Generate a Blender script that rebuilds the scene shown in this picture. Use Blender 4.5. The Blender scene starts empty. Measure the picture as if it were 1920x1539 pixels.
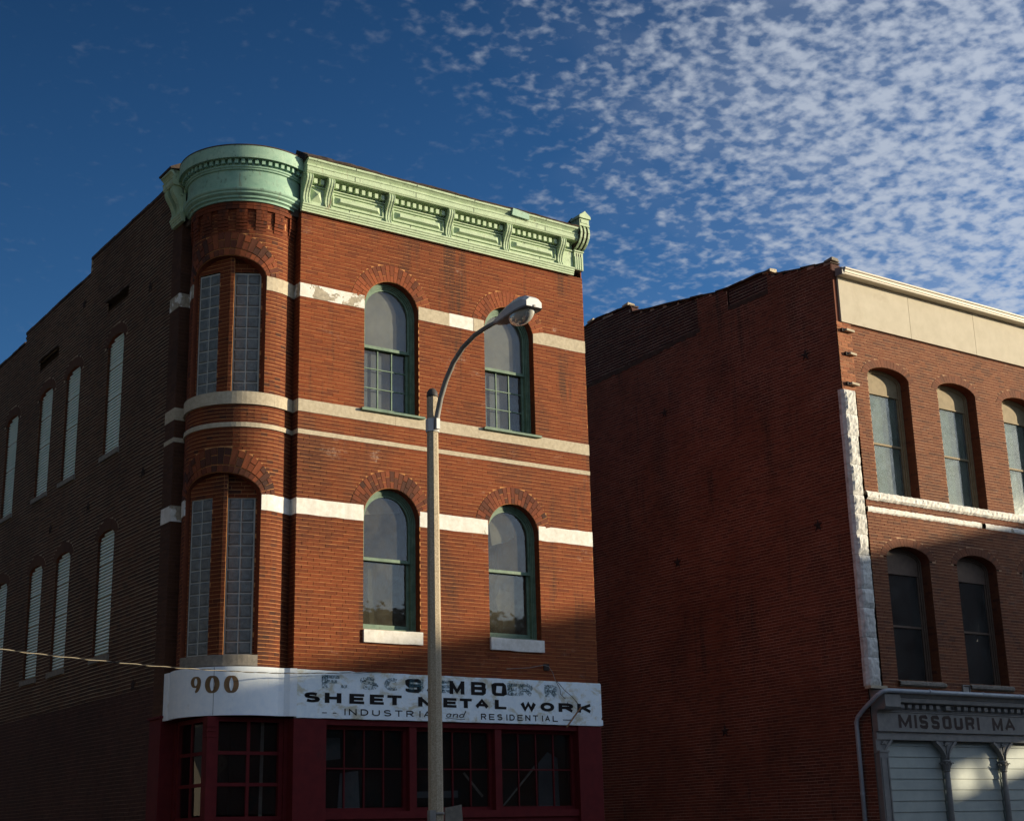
import bpy, math, random
from mathutils import Vector, Matrix
random.seed(7)
sc = bpy.context.scene
col = sc.collection

# ------------------------------------------------------------------ camera
yaw, pit, rol, FPX = 0.61248402, 0.28267625, -0.02465104, 2752.43
Fv = Vector((math.sin(yaw)*math.cos(pit), math.cos(yaw)*math.cos(pit), math.sin(pit)))
r0 = Vector((math.cos(yaw), -math.sin(yaw), 0)); u0 = r0.cross(Fv)
Rv = r0*math.cos(rol)+u0*math.sin(rol); Uv = Rv.cross(Fv)
CAM = Vector((0, 0, 1.6))
cd = bpy.data.cameras.new('camera'); co = bpy.data.objects.new('camera', cd); col.objects.link(co)
m = Matrix((Rv, Uv, -Fv)).transposed().to_4x4(); m.translation = CAM
co.matrix_world = m
cd.sensor_fit = 'HORIZONTAL'; cd.sensor_width = 36; cd.lens = FPX/1920*36
cd.clip_start = .1; cd.clip_end = 3000
sc.camera = co

# ------------------------------------------------------------------ light
ALPHA = math.radians(34); EL = math.radians(10.45)
SUN = Vector((math.cos(EL)*math.cos(ALPHA), -math.cos(EL)*math.sin(ALPHA), math.sin(EL)))   # towards the sun
sd = bpy.data.lights.new('sun', 'SUN'); so = bpy.data.objects.new('sun', sd); col.objects.link(so)
sd.energy = 5.0; sd.angle = math.radians(.53); sd.color = (1.0, .85, .60)
so.rotation_euler = SUN.to_track_quat('Z', 'Y').to_euler(); so.location = (30, -10, 40)

world = bpy.data.worlds.new('World'); sc.world = world; world.use_nodes = True
nt = world.node_tree; nt.nodes.clear()
def wn(t, **k):
    n = nt.nodes.new(t)
    for a, b in k.items(): setattr(n, a, b)
    return n
def wm(op, a, b=None, c=None):
    n = nt.nodes.new('ShaderNodeMath'); n.operation = op
    for i, v in enumerate((a, b, c)):
        if v is None: continue
        if isinstance(v, (int, float)): n.inputs[i].default_value = v
        else: nt.links.new(v, n.inputs[i])
    return n.outputs[0]
sky = wn('ShaderNodeTexSky', sky_type='NISHITA', sun_disc=False)
sky.sun_elevation = EL; sky.sun_rotation = math.atan2(SUN.x, SUN.y)
sky.air_density = 1.0; sky.dust_density = .9; sky.ozone_density = 4.0; sky.altitude = 150
hsv = wn('ShaderNodeHueSaturation'); hsv.inputs['Saturation'].default_value = 1.15; hsv.inputs['Hue'].default_value = .507
nt.links.new(sky.outputs[0], hsv.inputs['Color'])
tc = wn('ShaderNodeTexCoord'); sx = wn('ShaderNodeSeparateXYZ'); nt.links.new(tc.outputs['Generated'], sx.inputs[0])
den = wm('ADD', wm('MAXIMUM', sx.outputs[2], 0.0), .15)
cxn = wn('ShaderNodeCombineXYZ')
PX = wm('DIVIDE', sx.outputs[0], den); PY = wm('DIVIDE', sx.outputs[1], den)
nt.links.new(PX, cxn.inputs[0]); nt.links.new(PY, cxn.inputs[1])
def wnoise(scale, detail, rough, dist=0.0, off=0.0):
    n = wn('ShaderNodeTexNoise'); n.inputs['Scale'].default_value = scale; n.inputs['Detail'].default_value = detail
    n.inputs['Roughness'].default_value = rough; n.inputs['Distortion'].default_value = dist
    mp = wn('ShaderNodeMapping'); mp.inputs['Location'].default_value = (off, off*.7, 0)
    nt.links.new(cxn.outputs[0], mp.inputs[0]); nt.links.new(mp.outputs[0], n.inputs['Vector'])
    return n.outputs[0]
def wramp(v, a, b, c=0.0, d=1.0):
    n = wn('ShaderNodeMapRange'); n.interpolation_type = 'SMOOTHSTEP'
    n.inputs[1].default_value = a; n.inputs[2].default_value = b; n.inputs[3].default_value = c; n.inputs[4].default_value = d
    nt.links.new(v, n.inputs[0]); return n.outputs[0]
q = wm('SUBTRACT', PX, wm('MULTIPLY', PY, 1.2))
q = wm('ADD', q, wm('MULTIPLY', wm('SUBTRACT', wnoise(2.6, 3, .5, 0, 3.1), .5), 1.3))
cover = wramp(q, -.9, .2)
puff = wm('ADD', wm('ADD', wm('MULTIPLY', wnoise(38, 2, .45, .15), .50), wm('MULTIPLY', wnoise(78, 4, .5, .15, 4.0), .38)), wm('MULTIPLY', wnoise(8, 3, .5, 0, 9.0), .20))
thr = wm('SUBTRACT', .655, wm('MULTIPLY', cover, .235))
dens = wramp(wm('SUBTRACT', puff, thr), -.07, .24)
veil = wm('MULTIPLY', wramp(cover, .25, 1.0), wramp(wnoise(5, 4, .6, .5, 2.0), .3, .75, .08, .30))
dens = wm('MAXIMUM', wm('MULTIPLY', dens, wramp(cover, .02, .45, .22, 1.0)), veil)
mixc = wn('ShaderNodeMix', data_type='RGBA')
nt.links.new(wm('MULTIPLY', dens, .80), mixc.inputs['Factor']); 
# lit cloud: brighter toward the sun
sunv = wn('ShaderNodeCombineXYZ'); 
for i in range(3): sunv.inputs[i].default_value = SUN[i]
dt = wn('ShaderNodeVectorMath', operation='DOT_PRODUCT'); nt.links.new(tc.outputs['Generated'], dt.inputs[0]); nt.links.new(sunv.outputs[0], dt.inputs[1])
# haze: the whole sky brightens towards the horizon and towards the sun
zz = wm('MAXIMUM', sx.outputs[2], 0.0)
hz = wm('MULTIPLY', wm('ADD', .50, wm('MULTIPLY', wm('MAXIMUM', wm('SUBTRACT', .66, zz), 0.0), 2.1)), wm('ADD', 1.0, wm('MULTIPLY', wm('ADD', dt.outputs['Value'], .2), 1.15)))
hz = wm('MAXIMUM', hz, .35)
hv = wn('ShaderNodeCombineXYZ')
for i in range(3): nt.links.new(hz, hv.inputs[i])
hm = wn('ShaderNodeMix', data_type='RGBA', blend_type='MULTIPLY'); hm.inputs['Factor'].default_value = 1
nt.links.new(hsv.outputs[0], hm.inputs['A']); nt.links.new(hv.outputs[0], hm.inputs['B']); nt.links.new(hm.outputs['Result'], mixc.inputs['A'])
cb = wramp(dt.outputs['Value'], -.3, .55, 4.2, 7.8)
cc = wn('ShaderNodeMix', data_type='RGBA', blend_type='MULTIPLY'); cc.inputs['Factor'].default_value = 1
cc.inputs['A'].default_value = (.84, .93, 1.08, 1)
cv = wn('ShaderNodeCombineXYZ')
for i in range(3): nt.links.new(cb, cv.inputs[i])
nt.links.new(cv.outputs[0], cc.inputs['B']); nt.links.new(cc.outputs['Result'], mixc.inputs['B'])
bg = wn('ShaderNodeBackground'); bg.inputs['Strength'].default_value = .062
nt.links.new(mixc.outputs['Result'], bg.inputs['Color'])
wo = wn('ShaderNodeOutputWorld'); nt.links.new(bg.outputs[0], wo.inputs[0])

sc.view_settings.view_transform = 'Standard'; sc.view_settings.look = 'None'
sc.view_settings.exposure = 0.5; sc.view_settings.gamma = 1.0
sc.render.engine = 'CYCLES'
sc.cycles.max_bounces = 6; sc.cycles.diffuse_bounces = 3; sc.cycles.glossy_bounces = 3
sc.cycles.transparent_max_bounces = 12; sc.cycles.transmission_bounces = 4
sc.cycles.use_denoising = True; sc.cycles.caustics_reflective = False; sc.cycles.caustics_refractive = False

# ------------------------------------------------------------------ materials
class NT:
    def __init__(s, name, rough=.8, spec=.3, metal=0.0):
        s.m = bpy.data.materials.new(name); s.m.use_nodes = True; s.t = s.m.node_tree
        s.b = s.t.nodes['Principled BSDF']; s.b.inputs['Roughness'].default_value = rough
        s.b.inputs['Specular IOR Level'].default_value = spec; s.b.inputs['Metallic'].default_value = metal
        g = s.t.nodes.new('ShaderNodeNewGeometry'); s.pos = g.outputs['Position']; s.isl = g.outputs['Random Per Island']
        s.oi = s.t.nodes.new('ShaderNodeObjectInfo')
    def L(s, a, b): s.t.links.new(a, b)
    def noise(s, scale, detail=4, rough=.55, dist=0.0, stretch=(1, 1, 1), off=0.0):
        mp = s.t.nodes.new('ShaderNodeMapping'); mp.inputs['Scale'].default_value = stretch; mp.inputs['Location'].default_value = (off, off, off)
        s.L(s.pos, mp.inputs[0]); n = s.t.nodes.new('ShaderNodeTexNoise')
        for k, v in (('Scale', scale), ('Detail', detail), ('Roughness', rough), ('Distortion', dist)): n.inputs[k].default_value = v
        s.L(mp.outputs[0], n.inputs['Vector']); return n.outputs[0]
    def ramp(s, v, stops, interp='LINEAR'):
        n = s.t.nodes.new('ShaderNodeValToRGB'); n.color_ramp.interpolation = interp; e = n.color_ramp.elements
        while len(e) < len(stops): e.new(.5)
        for el, (p, c) in zip(e, stops):
            el.position = p; el.color = (*c, 1) if len(c) == 3 else c
        s.L(v, n.inputs[0]); return n.outputs[0]
    def step(s, v, a, b, c=0.0, d=1.0):
        n = s.t.nodes.new('ShaderNodeMapRange'); n.interpolation_type = 'SMOOTHSTEP'
        for i, x in enumerate((a, b, c, d)): n.inputs[i+1].default_value = x
        s.L(v, n.inputs[0]); return n.outputs[0]
    def math(s, op, a, b=0.0):
        n = s.t.nodes.new('ShaderNodeMath'); n.operation = op
        for i, v in enumerate((a, b)):
            if isinstance(v, (int, float)): n.inputs[i].default_value = v
            else: s.L(v, n.inputs[i])
        return n.outputs[0]
    def mix(s, f, a, b, mode='MIX'):
        n = s.t.nodes.new('ShaderNodeMix'); n.data_type = 'RGBA'; n.blend_type = mode
        for k, v in (('Factor', f), ('A', a), ('B', b)):
            i = n.inputs[k]
            if isinstance(v, (int, float)): i.default_value = v
            elif isinstance(v, tuple): i.default_value = (*v, 1)
            else: s.L(v, i)
        return n.outputs['Result']
    def z(s):
        n = s.t.nodes.new('ShaderNodeSeparateXYZ'); s.L(s.pos, n.inputs[0]); return n.outputs
    def bump(s, v, strength=.3, dist=.01):
        n = s.t.nodes.new('ShaderNodeBump'); n.inputs['Strength'].default_value = strength; n.inputs['Distance'].default_value = dist
        s.L(v, n.inputs['Height']); s.L(n.outputs[0], s.b.inputs['Normal'])
    def color(s, c):
        if isinstance(c, tuple): s.b.inputs['Base Color'].default_value = (*c, 1)
        else: s.L(c, s.b.inputs['Base Color'])
        return s
    def rough(s, v): s.L(v, s.b.inputs['Roughness'])

def brick_mat(name, cols, single=False, soot=.55, bloom=.0, rough=.85, streak=.0, seed=0.0):
    n = NT(name, rough, .25); r = n.oi.outputs['Random'] if single else n.isl
    k = len(cols); c = n.ramp(r, [(i/(k-1), x) for i, x in enumerate(cols)])
    c = n.mix(.35, c, n.ramp(n.noise(38, 5, .65), [(.3, (.45, .45, .45)), (.7, (1.25, 1.25, 1.25))]), 'MULTIPLY')
    st = n.step(n.noise(.75, 5, .6, .3, (1, 1, .6), seed), .50, .74)
    c = n.mix(n.math('MULTIPLY', st, soot), c, (.032, .020, .015))
    c = n.mix(.55, c, n.ramp(n.noise(.42, 3, .5, .2, (1, 1, 1), 7+seed), [(.32, (.66, .60, .58)), (.68, (1.12, 1.12, 1.12))]), 'MULTIPLY')
    if streak:
        sk = n.math('MULTIPLY', n.step(n.noise(1.0, 5, .62, .15, (3.2, 3.2, .28), 11+seed), .54, .70), n.step(n.noise(.6, 2, .5, 0, (1, 1, 1), 2+seed), .38, .6))
        c = n.mix(n.math('MULTIPLY', sk, streak), c, (.028, .017, .013))
    if bloom:
        bl = n.math('MULTIPLY', n.step(n.noise(1.5, 6, .7, .4, (1, 1, 1.8), 5+seed), .60, .74), n.step(n.noise(30, 3, .6), .35, .7))
        c = n.mix(n.math('MULTIPLY', bl, bloom), c, (.52, .40, .32))
    n.color(c); n.bump(n.noise(90, 4, .6), .35, .004); return n.m
FRONT = [(.17, .038, .012), (.207, .046, .0135), (.224, .050, .0145), (.240, .055, .016), (.217, .047, .0135), (.230, .052, .015), (.20, .044, .0135), (.16, .036, .013)]
FRONT = [(r_*.90, g_*.94, b_*.95) for r_, g_, b_ in FRONT]
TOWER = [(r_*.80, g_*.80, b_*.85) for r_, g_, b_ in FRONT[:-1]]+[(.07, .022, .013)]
M = {}
M['brick_front'] = brick_mat('pressed_red_brick', FRONT, bloom=.5, streak=.75)
M['brick_front1'] = brick_mat('pressed_red_brick_single', FRONT, True, bloom=.5, streak=.75)
M['brick_dark'] = brick_mat('arch_brick_dark', [(.10, .03, .018), (.20, .055, .024), (.26, .07, .027), (.12, .04, .022), (.065, .028, .02)], True, .5)
M['brick_arch'] = brick_mat('arch_brick_red', [(.20, .055, .022), (.30, .082, .030), (.24, .064, .025), (.27, .074, .028), (.13, .04, .02)], True, .4)
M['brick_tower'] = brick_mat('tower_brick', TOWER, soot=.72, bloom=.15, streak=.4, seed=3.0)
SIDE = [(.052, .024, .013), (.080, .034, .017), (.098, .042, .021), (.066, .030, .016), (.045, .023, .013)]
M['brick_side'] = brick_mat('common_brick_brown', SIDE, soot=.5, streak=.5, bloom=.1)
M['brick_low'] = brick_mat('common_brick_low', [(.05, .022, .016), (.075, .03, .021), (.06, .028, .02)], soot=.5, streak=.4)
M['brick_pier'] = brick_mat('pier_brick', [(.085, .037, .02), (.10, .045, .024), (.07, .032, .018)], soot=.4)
B2S = [(.125, .043, .026), (.170, .055, .032), (.195, .063, .036), (.155, .051, .030), (.115, .040, .025)]
M['brick_b2side'] = brick_mat('dark_red_brick', B2S, soot=.65, streak=.7, bloom=.12, seed=1.7)
M['brick_b2patch'] = brick_mat('tarred_brick', [(.045, .022, .02), (.065, .028, .024), (.08, .033, .027), (.04, .02, .018)], soot=.4)
B2F = [(.10, .036, .021), (.175, .058, .026), (.20, .068, .030), (.155, .050, .024), (.185, .060, .027), (.11, .04, .023)]
M['brick_b2'] = brick_mat('brown_red_brick', B2F, bloom=.4, soot=.4, streak=.4, seed=8.0)
M['brick_b2one'] = brick_mat('brown_red_brick_single', B2F, True, bloom=.4, soot=.4, streak=.4, seed=8.0)
M['brick_b2arch'] = brick_mat('brown_arch_brick', [(.12, .05, .03), (.20, .072, .036), (.15, .058, .032), (.22, .08, .04)], True, .3)
M['brick_light'] = brick_mat('orange_brick', [(.33, .12, .055), (.40, .16, .075), (.28, .09, .04), (.36, .15, .07), (.16, .06, .035)], soot=.3)

def plain(name, c1, c2, scale=6, rough=.8, spec=.3, bump=.2, bscale=60, metal=0.0, dark=None, dthr=(.55, .75)):
    n = NT(name, rough, spec, metal); c = n.ramp(n.noise(scale, 6, .62), [(.32, c1), (.68, c2)])
    if dark: c = n.mix(n.step(n.noise(scale*.45, 6, .68, .4, (1, 1, .7), 4.0), *dthr), c, dark)
    n.color(c)
    if bump: n.bump(n.noise(bscale, 5, .6), bump, .006)
    return n.m
M['mortar_front'] = plain('mortar_tan', (.42, .185, .068), (.54, .26, .108), 9, .95, .1, .3, 120)
M['mortar_side'] = plain('mortar_buff', (.24, .185, .125), (.48, .385, .27), .8, .95, .1, .3, 120)
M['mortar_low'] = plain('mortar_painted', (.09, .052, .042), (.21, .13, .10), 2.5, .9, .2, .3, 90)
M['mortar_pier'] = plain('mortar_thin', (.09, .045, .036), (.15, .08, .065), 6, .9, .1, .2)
M['mortar_b2'] = plain('mortar_buff_red', (.36, .20, .115), (.50, .31, .19), 5, .95, .1, .3, 120)
M['mortar_b2side'] = plain('mortar_grey', (.24, .15, .10), (.56, .39, .29), .7, .95, .1, .3, 120)
M['mortar_patch'] = plain('mortar_pale', (.32, .28, .22), (.50, .43, .34), 2.5, .95, .1, .3, 120, dark=(.05, .04, .035))
M['reveal'] = plain('reveal_brick', (.12, .036, .02), (.20, .056, .026), 14, .9, .2, .5, 60)
M['stone'] = plain('buff_limestone', (.40, .34, .245), (.54, .47, .35), 16, .9, .2, .45, 110, dark=(.26, .22, .165), dthr=(.60, .80))
M['stone_dark'] = plain('grey_stone', (.17, .155, .13), (.28, .25, .21), 12, .9, .2, .5, 90)
def painted(name, thr, soft=.03):
    n = NT(name, .75, .3); base = n.ramp(n.noise(18, 5, .6), [(.3, (.25, .215, .165)), (.7, (.46, .40, .30))])
    white = n.ramp(n.noise(10, 6, .65), [(.3, (.62, .59, .52)), (.65, (.80, .78, .73))])
    mk = n.step(n.noise(2.2, 7, .62, .3), thr-soft*.4, thr+soft*.4)
    ck = n.step(n.noise(14, 6, .7, .8), .66, .70)
    c = n.mix(mk, base, white); c = n.mix(n.math('MULTIPLY', ck, .75), c, (.19, .165, .13)); n.color(c)
    n.bump(n.math('ADD', n.math('MULTIPLY', mk, .6), n.math('MULTIPLY', n.noise(60, 5, .6), .5)), .5, .01); return n.m
M['paint_white'] = painted('white_paint_on_stone', .30)
M['paint_peel2'] = painted('flaking_white_paint', .45)
M['paint_peel'] = painted('peeling_white_paint', .50)
def verdigris(name, a, b, rust=.5):
    n = NT(name, .6, .4); c = n.ramp(n.noise(7, 6, .65), [(.3, a), (.7, b)])
    st = n.step(n.noise(5, 7, .7, .5, (1, 1, .35), 2.0), .60, .72)
    c = n.mix(n.math('MULTIPLY', st, rust), c, (.20, .115, .06))
    c = n.mix(n.math('MULTIPLY', n.step(n.noise(13, 7, .72, .3, (1, 1, .6)), .56, .70), .7), c, (.07, .085, .06)); n.color(c)
    n.bump(n.noise(40, 4, .6), .15, .005); return n.m
M['green'] = verdigris('verdigris_paint', (.34, .45, .28), (.47, .58, .385), .75)
M['green_round'] = verdigris('verdigris_paint_round', (.205, .37, .28), (.30, .47, .35), .6)
M['green_rust'] = verdigris('verdigris_paint_rusty', (.23, .39, .29), (.34, .50, .37), .95)
M['green_win'] = verdigris('green_window_paint', (.075, .14, .095), (.17, .25, .175), .25)
M['roof'] = plain('tarred_roof_edge', (.045, .032, .026), (.085, .06, .045), 8, .9, .2, .6, 40, dark=(.14, .11, .08))
M['coping'] = plain('dark_coping', (.05, .035, .03), (.10, .07, .055), 5, .9, .2, .6, 40)
M['red'] = plain('dark_red_paint', (.085, .008, .010), (.115, .012, .013), 6, .7, .15, .12, 50, dark=(.05, .010, .010), dthr=(.6, .8))
M['frame_dark'] = plain('dark_frame', (.02, .018, .018), (.035, .03, .03), 6, .6)
def sign_mat():
    n = NT('weathered_sign_paint', .6, .35)
    white = n.ramp(n.noise(14, 6, .6), [(.3, (.68, .79, .86)), (.7, (.82, .90, .93))])
    och = n.ramp(n.noise(26, 5, .6), [(.3, (.46, .44, .32)), (.7, (.60, .58, .45))])
    mk = n.step(n.noise(2.6, 8, .68, .35, (1, 1, 1.4)), .48, .64)
    c = n.mix(mk, white, och)
    c = n.mix(n.math('MULTIPLY', n.step(n.noise(60, 4, .7), .66, .75), .5), c, (.12, .12, .11)); n.color(c)
    n.bump(n.noise(30, 5, .6), .2, .006); return n.m
M['sign'] = sign_mat()
def sign_round():
    n = NT('weathered_sign_round', .6, .35)
    c = n.ramp(n.noise(9, 6, .6), [(.3, (.74, .82, .88)), (.7, (.86, .91, .93))])
    c = n.mix(n.math('MULTIPLY', n.step(n.noise(5, 7, .7, .3, (1, 1, .5)), .60, .74), .6), c, (.40, .36, .27)); n.color(c)
    n.bump(n.noise(30, 5, .6), .2, .006); return n.m
M['sign_round'] = sign_round()
def faded(name, c, thr, keep=1.0):
    n = NT(name, .7, .2); n.color(c)
    tr = n.t.nodes.new('ShaderNodeBsdfTransparent'); mx = n.t.nodes.new('ShaderNodeMixShader')
    f = n.math('MULTIPLY', n.step(n.noise(34, 6, .7, .4), thr, thr+.10), keep); n.L(f, mx.inputs[0]); n.L(tr.outputs[0], mx.inputs[1]); n.L(n.b.outputs[0], mx.inputs[2])
    n.L(mx.outputs[0], n.t.nodes['Material Output'].inputs[0]); return n.m
M['ink'] = faded('black_lettering', (.010, .008, .008), .24)
M['ink_ghost'] = faded('ghost_lettering', (.05, .13, .16), .42, .6)
M['ink_brown'] = plain('brown_numerals', (.09, .045, .02), (.20, .12, .045), 9, .5, .4, 0)
M['maroon'] = plain('maroon_lettering', (.018, .008, .008), (.028, .011, .010), 9, .6, .3, 0)
def glass(name, tint, dust, dcol=(.33, .31, .26), refl=1.0, wavy=.0):
    n = NT(name); t = n.t; out = t.nodes['Material Output']
    tr = t.nodes.new('ShaderNodeBsdfTransparent'); tr.inputs[0].default_value = (*tint, 1)
    gl = t.nodes.new('ShaderNodeBsdfGlossy'); gl.inputs['Roughness'].default_value = .03
    lw = t.nodes.new('ShaderNodeLayerWeight'); lw.inputs[0].default_value = .5; fres = n.math('ADD', n.math('MULTIPLY', n.math('POWER', lw.outputs['Facing'], 5.0), .94), .045)
    if wavy:
        bp = t.nodes.new('ShaderNodeBump'); bp.inputs['Strength'].default_value = wavy; bp.inputs['Distance'].default_value = .05
        n.L(n.noise(3.2, 2, .5), bp.inputs['Height']); n.L(bp.outputs[0], gl.inputs['Normal']); n.L(bp.outputs[0], lw.inputs['Normal'])
    m1 = t.nodes.new('ShaderNodeMixShader'); n.L(n.math('MULTIPLY', fres, 1.5*refl), m1.inputs[0]); n.L(tr.outputs[0], m1.inputs[1]); n.L(gl.outputs[0], m1.inputs[2])
    df = t.nodes.new('ShaderNodeBsdfDiffuse'); df.inputs[0].default_value = (*dcol, 1)
    m2 = t.nodes.new('ShaderNodeMixShader'); n.L(n.step(n.noise(2.4, 6, .65, .2), .25, .85, dust*.5, dust*1.5), m2.inputs[0]); n.L(m1.outputs[0], m2.inputs[1]); n.L(df.outputs[0], m2.inputs[2])
    n.L(m2.outputs[0], out.inputs[0]); return n.m
M['glass'] = glass('window_glass', (.75, .78, .78), .10, wavy=.04)
M['glass_dusty'] = glass('dusty_window_glass', (.55, .55, .5), .11, (.36, .33, .25), refl=1.15, wavy=.045)
M['glass_shop'] = glass('shop_window_glass', (.6, .6, .6), .05, (.2, .2, .19), wavy=.08)
M['glass_side'] = glass('grimy_shop_glass', (.4, .4, .4), .12, (.05, .05, .048), refl=.7)
M['glass_low'] = glass('dusty_lower_glass', (.5, .5, .5), .26, (.15, .15, .14), refl=1.0, wavy=.15)
M['glass_b2'] = glass('upper_window_glass', (.7, .76, .72), .22, (.34, .38, .34), wavy=.03)
M['shade'] = plain('grey_roller_shade', (.17, .175, .17), (.27, .265, .24), 2.2, .9, .1, .15, 200)
M['shade_low'] = plain('grey_blue_film', (.075, .088, .098), (.15, .165, .17), 2, .7, .3, .1)
M['shade_b2'] = plain('pale_green_blind', (.25, .29, .25), (.36, .40, .34), 4, .9, .1, .1)
M['reflection'] = plain('pale_reflection', (.30, .31, .30), (.42, .43, .42), 5, .9, .1, .1)  # pale tone for window reflections shaped as sheets
M['inside'] = plain('dark_interior', (.012, .010, .010), (.022, .018, .016), 2, .9, .1, 0)
def gblock():
    n = NT('glass_block', .18, .6); c = n.ramp(n.noise(9, 4, .6, .5), [(.25, (.075, .085, .085)), (.75, (.17, .19, .185))]); n.color(c)
    n.bump(n.noise(26, 3, .6, 1.4), .7, .02); return n.m
M['gblock'] = gblock()
M['gmortar'] = plain('glass_block_mortar', (.36, .37, .34), (.48, .48, .44), 9, .9, .1, .1)
M['shutter'] = plain('white_ribbed_shutter', (.72, .88, .78), (.86, .95, .87), 3, .55, .4, 0, dark=(.42, .42, .34), dthr=(.6, .8))
M['concrete'] = plain('speckled_concrete', (.28, .225, .15), (.58, .49, .36), 55, .9, .2, .5, 90)
M['alu'] = plain('grey_aluminium', (.50, .51, .52), (.60, .60, .58), 5, .45, .4, 0, metal=.15)
M['steel'] = plain('dull_steel', (.19, .18, .165), (.28, .27, .25), 8, .55, .4, 0, metal=.15)
M['cap'] = plain('dark_pole_cap', (.05, .045, .045), (.08, .07, .065), 8, .6)
def lens():
    n = NT('lamp_lens', .08, .6); n.color((.80, .78, .70)); n.b.inputs['Transmission Weight'].default_value = .45; n.b.inputs['Roughness'].default_value = .16; n.b.inputs['IOR'].default_value = 1.25
    n.bump(n.noise(30, 2, .5), .2, .01); return n.m
M['lens'] = lens()
M['reflector'] = plain('lamp_reflector', (.55, .52, .45), (.7, .66, .56), 5, .3, .5, 0, metal=.7)
M['beige'] = plain('beige_stucco_panel', (.48, .43, .335), (.55, .495, .395), 3, .85, .2, .35, 160, dark=(.40, .34, .25), dthr=(.56, .85))
M['beige_metal'] = plain('beige_gutter', (.46, .405, .31), (.53, .47, .37), 5, .5, .4, 0)
M['tan_wood'] = plain('tan_window_wood', (.21, .16, .09), (.29, .225, .13), 7, .7, .3, .15, 50)
M['brown_wood'] = plain('brown_window_wood', (.105, .07, .05), (.15, .10, .07), 7, .7, .3, .15, 50)
M['grey_paint'] = plain('grey_storefront_paint', (.17, .17, .165), (.235, .23, .215), 6, .6, .3, .12, 40, dark=(.16, .12, .10), dthr=(.62, .82))
M['siding'] = plain('pale_grey_siding', (.30, .345, .325), (.37, .415, .385), 3, .6, .3, .1, 30, dark=(.34, .36, .32))
def rock():
    n = NT('white_painted_rock', .8, .3); c = n.ramp(n.noise(7, 7, .68, .3), [(.30, (.34, .335, .31)), (.50, (.60, .59, .55)), (.75, (.76, .75, .71))])
    c = n.mix(n.math('MULTIPLY', n.step(n.noise(17, 6, .7, .5, (1, 1, .6)), .60, .72), .45), c, (.26, .23, .19)); n.color(c); n.bump(n.noise(14, 5, .6), .4, .03); return n.m
M['rock'] = rock()
M['pipe'] = plain('grey_painted_pipe', (.30, .34, .38), (.40, .44, .47), 6, .5, .5, 0, metal=.2)
M['iron'] = plain('rusted_iron', (.022, .016, .014), (.045, .03, .025), 12, .8)
M['rust'] = plain('rusty_rod', (.16, .07, .03), (.30, .16, .08), 14, .8)
M['wire_dark'] = plain('black_cable', (.012, .012, .012), (.025, .022, .02), 9, .6)
M['wire_bare'] = plain('bare_messenger_strand', (.34, .29, .20), (.44, .37, .26), 9, .5, .5, 0)
M['asphalt'] = plain('asphalt', (.035, .035, .036), (.06, .06, .06), 2, .9, .2, .5, 60)
M['pavement'] = plain('concrete_pavement', (.24, .23, .21), (.33, .31, .28), 2, .9, .2, .3, 60)
M['dirt'] = plain('vacant_lot_ground', (.10, .09, .06), (.17, .14, .10), 2, .95, .1, .6, 20)
M['far_brick'] = brick_mat('far_red_brick', [(.27, .085, .05), (.33, .11, .065)], soot=.2)
M['far_dark'] = plain('far_window', (.02, .022, .025), (.03, .03, .035), 2, .2, .5, 0)
M['wood_pole'] = plain('weathered_pole_wood', (.09, .065, .045), (.15, .11, .08), 6, .9)

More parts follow.
